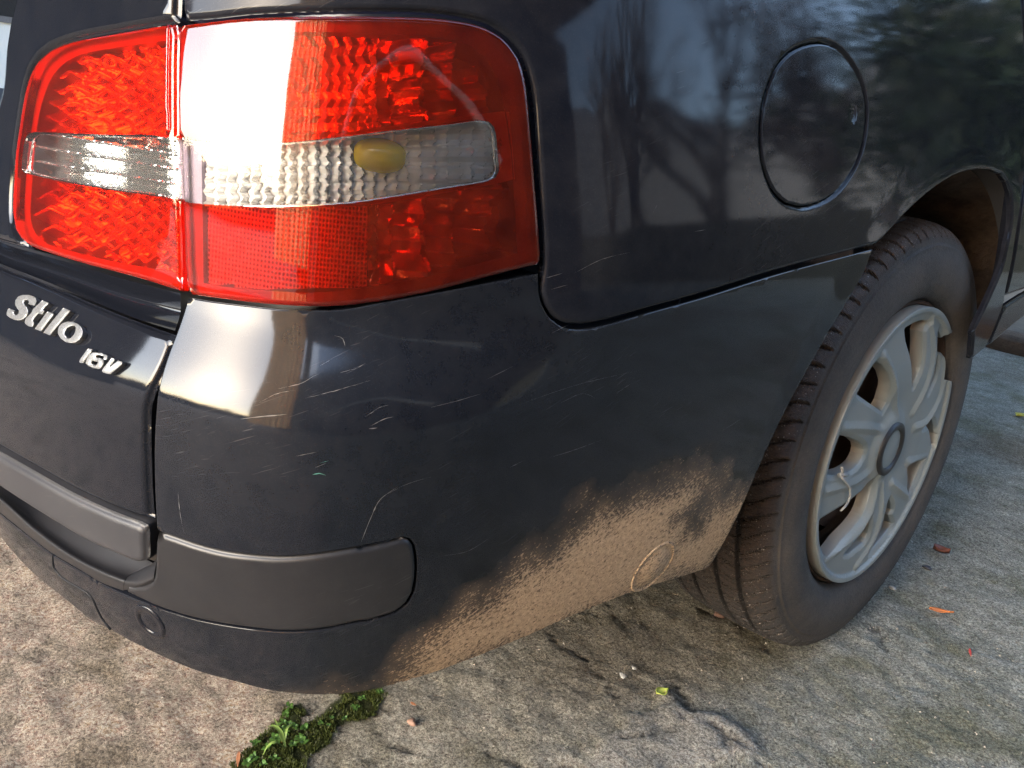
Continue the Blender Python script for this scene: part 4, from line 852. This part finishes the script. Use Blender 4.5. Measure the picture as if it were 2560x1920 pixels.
def bare_tree(name, x, y, h, seed, label, lean=.1):
    rg = random.Random(seed); root = empty(name, label, 'tree', loc=(x, y, 0), group='bare trees behind the garden wall'); TV, TF, BV, BF = [], [], [], []
    def add(P, r, trunk):
        v, f = tube_mesh(P, r, 7 if trunk else 5); A, Fq = (TV, TF) if trunk else (BV, BF); k = len(A); A.extend(v); Fq.extend([tuple(i+k for i in q) for q in f])
    def grow(p, d, L, r, lev):
        n = 7; P = [p]; 
        for i in range(n):
            d = d+np.array([rg.gauss(0, .10), rg.gauss(0, .10), rg.gauss(.03, .05)]); d = d/np.linalg.norm(d); P.append(P[-1]+d*L/n)
        add(np.array(P), np.linspace(r, r*.55, n+1), lev < 1)
        if lev >= 4: return
        for k in range(rg.choice([3, 4, 4]) if lev else 4):
            i = rg.randint(3, n); a = rg.uniform(0, 2*math.pi); s_ = rg.uniform(.35, .8); e = d+s_*np.array([math.cos(a), math.sin(a), rg.uniform(-.1, .5)]); grow(P[i], e/np.linalg.norm(e), L*rg.uniform(.55, .8), r*.5, lev+1)
    grow(np.zeros(3), np.array([rg.uniform(-lean, lean), rg.uniform(-lean, lean), 1.0]), h*.36, h*.030, 0)
    mesh_obj('trunk', TV, TF, M_BARK, root); mesh_obj('branches', BV, BF, M_BARK, root)
for i, (a, d, h, lb) in enumerate([(27, 9.6, 6.5, 'slim bare tree at the far end of the garden wall'), (37, 8.4, 6.2, 'bare forked tree with spreading twigs behind the garden wall'), (47, 8.0, 5.6, 'tall bare tree in the middle of the garden wall row'), (56, 8.6, 6.0, 'leaning bare tree nearest the veranda'), (42, 11.0, 7.0, 'large bare tree set back behind the row')]):
    q = az(a, d); bare_tree('bare_tree', q[0], q[1], h, 11+i, lb, .18)
def leafy(name, x, y, h, w, n, seed, label, mat):
    rs = np.random.RandomState(seed); root = empty(name, label, 'tree', loc=(x, y, 0)); V, F = tube_mesh([(0, 0, 0), (.05, 0, h*.3), (.1, .05, h*.6)], [.16, .12, .05], 8); mesh_obj('trunk', V, F, M_BARK, root)
    cl = rs.normal(0, 1, (46, 3))*np.array([w*.36, w*.36, h*.20])+np.array([0, 0, h*.58]); c = cl[rs.randint(0, 46, n)]+rs.normal(0, .22*w/2, (n, 3)); c[:, 2] = np.maximum(c[:, 2], .4)
    a, b_ = rs.normal(0, 1, (n, 3)), rs.normal(0, 1, (n, 3)); a /= np.linalg.norm(a, axis=1)[:, None]; b_ -= a*(a*b_).sum(1)[:, None]; b_ /= np.linalg.norm(b_, axis=1)[:, None]; s_ = rs.uniform(.05, .11, n)[:, None]
    V = np.stack([c-a*s_, c+b_*s_*.5, c+a*s_, c-b_*s_*.5], 1).reshape(-1, 3); F = np.arange(4*n).reshape(-1, 4); mesh_obj('crown', V, F, mat, root, smooth=False)
M_LEAFG = m_leaf('dark_leaves', (.010, .020, .006), (.030, .050, .015))
for i, (a, d, h, w_, lb) in enumerate([(8, 8.5, 4.2, 3.2, 'dense dark green tree ahead of the car on the right'), (18, 10.5, 5.0, 3.4, 'broad green tree beside the garden wall'), (-3, 12, 5.5, 3.8, 'tall green tree at the head of the yard')]):
    q = az(a, d); leafy('green_tree', q[0], q[1], h, w_, 9000, 30+i, lb, M_LEAFG)
hd = az(190, 13); 
bw = mesh_obj('lane_wall', *wall_mesh(az(140, 15), az(222, 15), -.02, .85, .25), M_GREYW, None, smooth=False); bw['label'] = 'long low grey wall across the lane far behind the car'; bw['category'] = 'wall'
for i, (a, d, h, w_, lb) in enumerate([(176, 19, 1.5, 3.0, 'low green bush far behind the car'), (190, 20, 1.4, 3.4, 'wide low bush beside the lane behind the car'), (206, 19, 1.6, 2.2, 'rounded bush next to the neighbouring house')]):
    q = az(a, d); leafy('bush', q[0], q[1], h, w_, 3500, 60+i, lb, M_LEAFG)
# kerb and raised tiles at the right edge of the picture
kp = gpt(dd((2080, 735), (2131, 740), (2212, 768), (2300, 800)))
M_KERB = m_mud('mossy_kerb', (.03, .022, .012), (.12, .075, .045), 25, 1.0); M_TILE = m_mud('worn_terrace', (.06, .045, .03), (.14, .11, .075), 30, .4)
kb = np.array([(-1.6, 2.42), (-.9, 2.46), (-.473, 2.506), (-.30, 2.548), (.15, 2.60), (.9, 2.72)])
V = []; 
kk = catmull(kb, False, .05); kn = fbm(kk, 9, 5)*.03
for (x, y), q in zip(kk, kn): V += [(x, y+q, -.02), (x, y+q*.7+.01, .045+q*.4), (x, y+.05+q, .062), (x, y+.16, .064)]
mesh_obj('kerb', V, [f[::-1] for f in grid_faces(len(kk), 4)], M_KERB, None, kind='structure')
V = []
for (x, y), q in zip(kk, kn): V += [(x, y+.16, .0635), (x, y+3.5, .064)]
mesh_obj('terrace', V, [f[::-1] for f in grid_faces(len(kk), 2)], M_TILE, None, smooth=False, kind='structure')
# ------------------------------------------------------------------ small things on the paving
def place(px): return gpt(np.array(px))[0]
def rsel(P): return P
GHT = {}
def leafobj(name, c, L, w, ang, mat, label, cat='leaf', curl=.25, n=9, tail=.0):
    V, F = [], []
    for i in range(n):
        t = i/(n-1); ww = w*math.sin(math.pi*min(1, t*1.15+.03))**.8*(1-tail*t) if t < .87 else w*.07
        for s_ in (-1, -.5, 0, .5, 1):
            V.append(((t-.5)*L, s_*ww*.5, .002+abs(s_)*curl*w*.5+.15*L*curl*(2*t-1)**2))
    F = grid_faces(n, 5); o = mesh_obj(name, V, F, mat, None, label=label, cat=cat); o.location = (c[0], c[1], -.001); o.rotation_euler = (0, 0, ang)
    o.modifiers.new('solid', 'SOLIDIFY').thickness = .0006; return o
cE = crop(1700, 1200, .4339)
a, b_ = place(cE((1435, 750))), place(cE((1575, 772))); v = b_-a
leafobj('fallen_leaf', (a+b_)/2, np.linalg.norm(v), .018, math.atan2(v[1], v[0]), m_leaf('orange_leaf', (.50, .12, .02), (.62, .22, .05)), 'orange dry leaf on the concrete right of the tyre', tail=.6)
a, b_ = place(c6((1505, 1290))), place(c6((1550, 1275))); v = b_-a
leafobj('fallen_leaf', (a+b_)/2, .020, .015, math.atan2(v[1], v[0]), m_leaf('lime_leaf', (.36, .44, .06), (.52, .56, .16)), 'small lime green leaf at the tip of the broken slab', curl=.5)
c = place(dd((2206, 900))); leafobj('fallen_leaf', c, .05, .032, 1.2, m_leaf('yellow_leaf', (.45, .42, .05), (.60, .52, .10)), 'yellow green leaf on the ground at the right edge', curl=.4)
a, b_ = place(cE((1668, 980))), place(cE((1674, 1015))); v = b_-a
leafobj('red_petal', (a+b_)/2, .022, .0035, math.atan2(v[1], v[0]), m_leaf('red_petal_col', (.45, .04, .03), (.6, .08, .05)), 'thin red petal right of the orange leaf', 'petal')
c = place(cE((1500, 420))); leafobj('withered_leaf', c, .028, .022, .4, m_leaf('brown_leaf', (.12, .04, .03), (.2, .08, .05)), 'crumpled dark red leaf beside the front of the tyre', curl=.9)
a, b_ = place(crop(560, 1640, .22604)((2065, 520))), place(crop(560, 1640, .22604)((2125, 555))); v = b_-a
leafobj('dry_needle', (a+b_)/2, np.linalg.norm(v), .0035, math.atan2(v[1], v[0]), m_leaf('needle', (.35, .13, .06), (.4, .2, .1)), 'short orange brown twig right of the moss', 'twig')
a, b_ = place(cz((165, 1070))), place(cz((150, 1235))); v = b_-a
leafobj('dry_twig', (a+b_)/2, np.linalg.norm(v), .004, math.atan2(v[1], v[0]), m_leaf('needle2', (.42, .16, .08), (.5, .24, .12)), 'reddish dry stalk at the lower end of the moss strip', 'twig')
def pebble(px, r, mat, label, sq=.55, seed=1):
    rs = np.random.RandomState(seed); c = place(px); V = []
    for i in range(14):
        for j in range(8):
            t, q = 2*math.pi*i/14, math.pi*j/7; k = r*(1+.18*math.sin(3*t+seed)*math.sin(q)+.08*rs.randn()*(0 < j < 7)); V.append((k*math.cos(t)*math.sin(q), k*.8*math.sin(t)*math.sin(q), k*sq*math.cos(q)))
    o = mesh_obj('pebble', V, grid_faces(14, 8, True), mat, None, label=label, cat='pebble'); o.location = (c[0], c[1], r*sq*.3); return o
M_PB = m_plain('brown_stone', (.22, .13, .09), .8); M_PD = m_plain('dark_stone', (.015, .016, .022), .5); M_PW = m_plain('pale_stone', (.26, .255, .235), .8)
pebble(cz((2080, 740)), .0062, M_PB, 'brown pebble on the concrete right of the moss', seed=2)
pebble(cE((1424, 505)), .0085, M_PD, 'black chip lying right of the tyre near the dark red leaf', .3, 3)
pebble(cE((1225, 625)), .006, M_PW, 'pale grey pebble close to the foot of the tyre', .5, 4)
pebble(c6((1330, 1195)), .0055, M_PW, 'whitish stone chip under the bumper edge', .5, 5)
pebble(c6((1385, 1155)), .0038, M_PW, 'tiny white chip beside the larger whitish one', .5, 6)
pebble(crop(1740, 1240, .2532)((225, 1175)), .009, m_plain('rust_stone', (.07, .035, .022), .9), 'dark rusty lump beside the inner edge of the tyre', .5, 7)
# loose grit and moss: nobody could count it
def scatter(name, pts, rad, mat, label, hfun=None):
    V, F = [], []; base_ = np.array([(1, 0, 0), (-.5, .8, 0), (-.5, -.8, 0), (0, 0, .8)])
    for (x, y), r in zip(pts, rad):
        k = len(V); a = random.uniform(0, 6.28); ca, sa = math.cos(a), math.sin(a)
        for q in base_: V.append((x+r*(q[0]*ca-q[1]*sa)*random.uniform(.7, 1.2), y+r*(q[0]*sa+q[1]*ca), -.002+r*q[2]*random.uniform(.5, 1.3)))
        F += [(k, k+1, k+3), (k+1, k+2, k+3), (k+2, k, k+3)]
    return mesh_obj(name, V, F, mat, None, smooth=False, label=label, kind='stuff')
npt = RNG.uniform((-.75, -1.05), (.6, .9), (3000, 2)); scatter('grit', npt, np.abs(RNG.normal(.0008, .0005, 3000))+.0005, m_plain('grit_mat', (.30, .27, .22), .9), 'fine loose grit spread over the concrete')
MP = RNG.uniform(moss_poly.min(0)-.01, moss_poly.max(0)+.01, (60000, 2)); Q = MP+np.column_stack([fbm(MP, 70, 3), fbm(MP, 70, 4)])*.006
MP = MP[(sdf(Q, moss_poly) > .0) & (fbm(MP, 60, 8) > -.55)]; print('moss', len(MP))
V, F = [], []
for x, y in MP[:8000]:
    k = len(V); h = random.uniform(.0005, .002); a = random.uniform(0, 6.28); w_ = random.uniform(.0006, .0014); dx, dy = random.gauss(0, .0012), random.gauss(0, .0012)
    V += [(x+w_*math.cos(a), y+w_*math.sin(a), -.002), (x-w_*math.cos(a), y-w_*math.sin(a), -.002), (x+dx, y+dy, h)]; F.append((k, k+1, k+2))
mesh_obj('moss', V, F, m_leaf('moss_green', (.025, .035, .008), (.08, .095, .02)), None, smooth=False, label='low dark green moss filling the joint under the bumper', kind='stuff')
M_SPR = m_leaf('sprout_green', (.04, .10, .018), (.10, .19, .04))
spr = [(720, 560), (690, 640), (660, 740), (720, 770), (790, 780), (640, 800), (560, 900), (540, 950), (600, 920), (680, 850), (850, 900), (880, 950), (840, 930), (770, 980), (480, 1010), (340, 970), (300, 1150), (330, 1120), (260, 1180), (1070, 740), (1160, 770), (1190, 680), (1340, 690), (1430, 560), (1480, 570), (1500, 470), (1540, 460), (1700, 400), (1740, 395), (1450, 590), (900, 800), (560, 1130), (430, 1200)]
def sprout(c, n, L, seed):
    rg = random.Random(seed); V, F = [], []
    for i in range(n):
        a = 2*math.pi*i/n+rg.uniform(-.4, .4); l = L*rg.uniform(.6, 1.2); w_ = l*rg.uniform(.16, .26); el = rg.uniform(.3, 1.1); k = len(V)
        d = np.array([math.cos(a)*math.cos(el), math.sin(a)*math.cos(el), math.sin(el)]); p = np.array([-math.sin(a), math.cos(a), 0])
        for t, s_ in ((.05, .25), (.45, .9), (.75, 1.0), (1.0, .12)):
            q = d*l*t-np.array([0, 0, .35*l*t*t]); V += [tuple(q-p*w_*s_), tuple(q+p*w_*s_)]
        F += [(k+2*j, k+2*j+1, k+2*j+3, k+2*j+2) for j in range(3)]
    o = mesh_obj('sprout', V, F, M_SPR, None, label='tiny bright green sprout growing in the moss strip under the bumper', cat='plant', group='small green sprouts in the moss'); o.location = (c[0], c[1], 0)
for i, q in enumerate(spr):
    c = place(cz(q)); sprout(c, 9+i % 4, .0070 if q[0] < 1000 else .0045, i)
def blade(pts, w, label):
    P = [np.array([*place(cz(q[:2])), q[2]]) for q in pts]; P = catmull(P, False, .002); V = []; n = len(P); t = P[-1]-P[0]; s_ = np.array([-t[1], t[0], 0]); s_ /= np.linalg.norm(s_)
    for i, p in enumerate(P): ww = w*math.sin(math.pi*(.12+.86*i/(n-1)))+.0002; V += [tuple(p-s_*ww), tuple(p+np.array([0, 0, -ww*.4])), tuple(p+s_*ww)]
    o = mesh_obj('grass_blade', V, grid_faces(n, 3), M_BLADE, None, label=label, cat='grass'); return o
M_BLADE = m_leaf('grass_green', (.12, .20, .04), (.22, .30, .08))
blade([(680, 1020, .002), (620, 930, .012), (540, 880, .014), (460, 850, .008)], .0022, 'broad grass blade leaning left out of the moss')
blade([(670, 1030, .002), (560, 1030, .010), (480, 1060, .008), (430, 1120, .003)], .0016, 'curved grass blade bending down beside the moss')
blade([(660, 1000, .002), (690, 900, .012), (760, 790, .008)], .0013, 'thin upright grass blade in the middle of the moss')
blade([(640, 960, .002), (590, 870, .012), (550, 800, .014)], .0013, 'narrow grass blade pointing up over the moss')
# ------------------------------------------------------------------ distinct scratches on the bumper and panel
def scratch(px, w, mat):
    sz = tr(px, False, 0, 3); n = len(sz); n0 = snormal(sz[:, 0], sz[:, 1]); t_ = np.gradient(surf(sz[:, 0], sz[:, 1]), axis=0); t_ /= np.linalg.norm(t_, axis=1)[:, None]; sd = np.cross(n0, t_)
    e = np.full(n, -.00025); C0 = body(sz[:, 0], sz[:, 1], e); ww = (w*np.sin(np.linspace(.15, math.pi-.05, n))*(1+.5*RNG.randn(n)))[:, None]; ww = np.abs(ww)
    V = np.stack([C0-sd*ww, C0+sd*ww*.6], 1).reshape(-1, 3); F = [(2*i, 2*i+1, 2*i+3, 2*i+2) for i in range(n-1)]
    mesh_obj('scratch', V, F, mat, car)
M_SCR = m_plain('bared_plastic', (.095, .09, .09), .6); M_SCG = m_plain('green_rub', (.05, .16, .13), .6)
for p_, w in [(((725, 725), (740, 732), (746, 748)), .0011), (((735, 805), (765, 797), (790, 785)), .0007), (((800, 920), (830, 905), (850, 900)), .0009), (((797, 926), (815, 924)), .0012), (((790, 900), (820, 880), (840, 875)), .0005),
              (((520, 905), (560, 900), (620, 895)), .0011), (((660, 860), (720, 845), (800, 822)), .0005), (((600, 840), (650, 828), (690, 806)), .0006), (((560, 870), (600, 850), (640, 843)), .0005), (((690, 790), (720, 775)), .0006), (((905, 765), (912, 772)), .0010),
              (((680, 1010), (705, 1000)), .0006), (((930, 880), (990, 865), (1040, 850)), .0004), (((1050, 820), (1110, 790)), .0004), (((1190, 720), (1230, 700)), .0005), (((780, 1170), (800, 1120), (820, 1080), (860, 1050)), .0010), (((830, 1070), (880, 1045), (930, 1030)), .0004),
              (((1180, 990), (1230, 975), (1300, 950)), .0005), (((640, 985), (690, 975)), .0005), (((1100, 1010), (1130, 995)), .0005), (((1330, 850), (1360, 830)), .0005), (((385, 1060), (390, 1110), (398, 1150)), .0006), (((1560, 930), (1600, 905)), .0005),
              (((1210, 870), (1260, 850), (1290, 862)), .0003), (((1240, 590), (1300, 560), (1360, 545)), .0004), (((1180, 600), (1215, 590)), .0005), (((1190, 625), (1225, 615)), .0005), (((1500, 500), (1530, 495)), .0005), (((1410, 460), (1420, 440)), .0004),
              (((1130, 870), (1250, 830), (1380, 800)), .0003), (((960, 1200), (1010, 1190), (1060, 1160)), .0005)]:
    scratch(dd(*p_), w*.27, M_SCR)
for p_, w in [(((675, 1025), (690, 1022), (705, 1027)), .0012), (((690, 1000), (710, 995)), .0005)]: scratch(dd(*p_), w*.3, M_SCG)
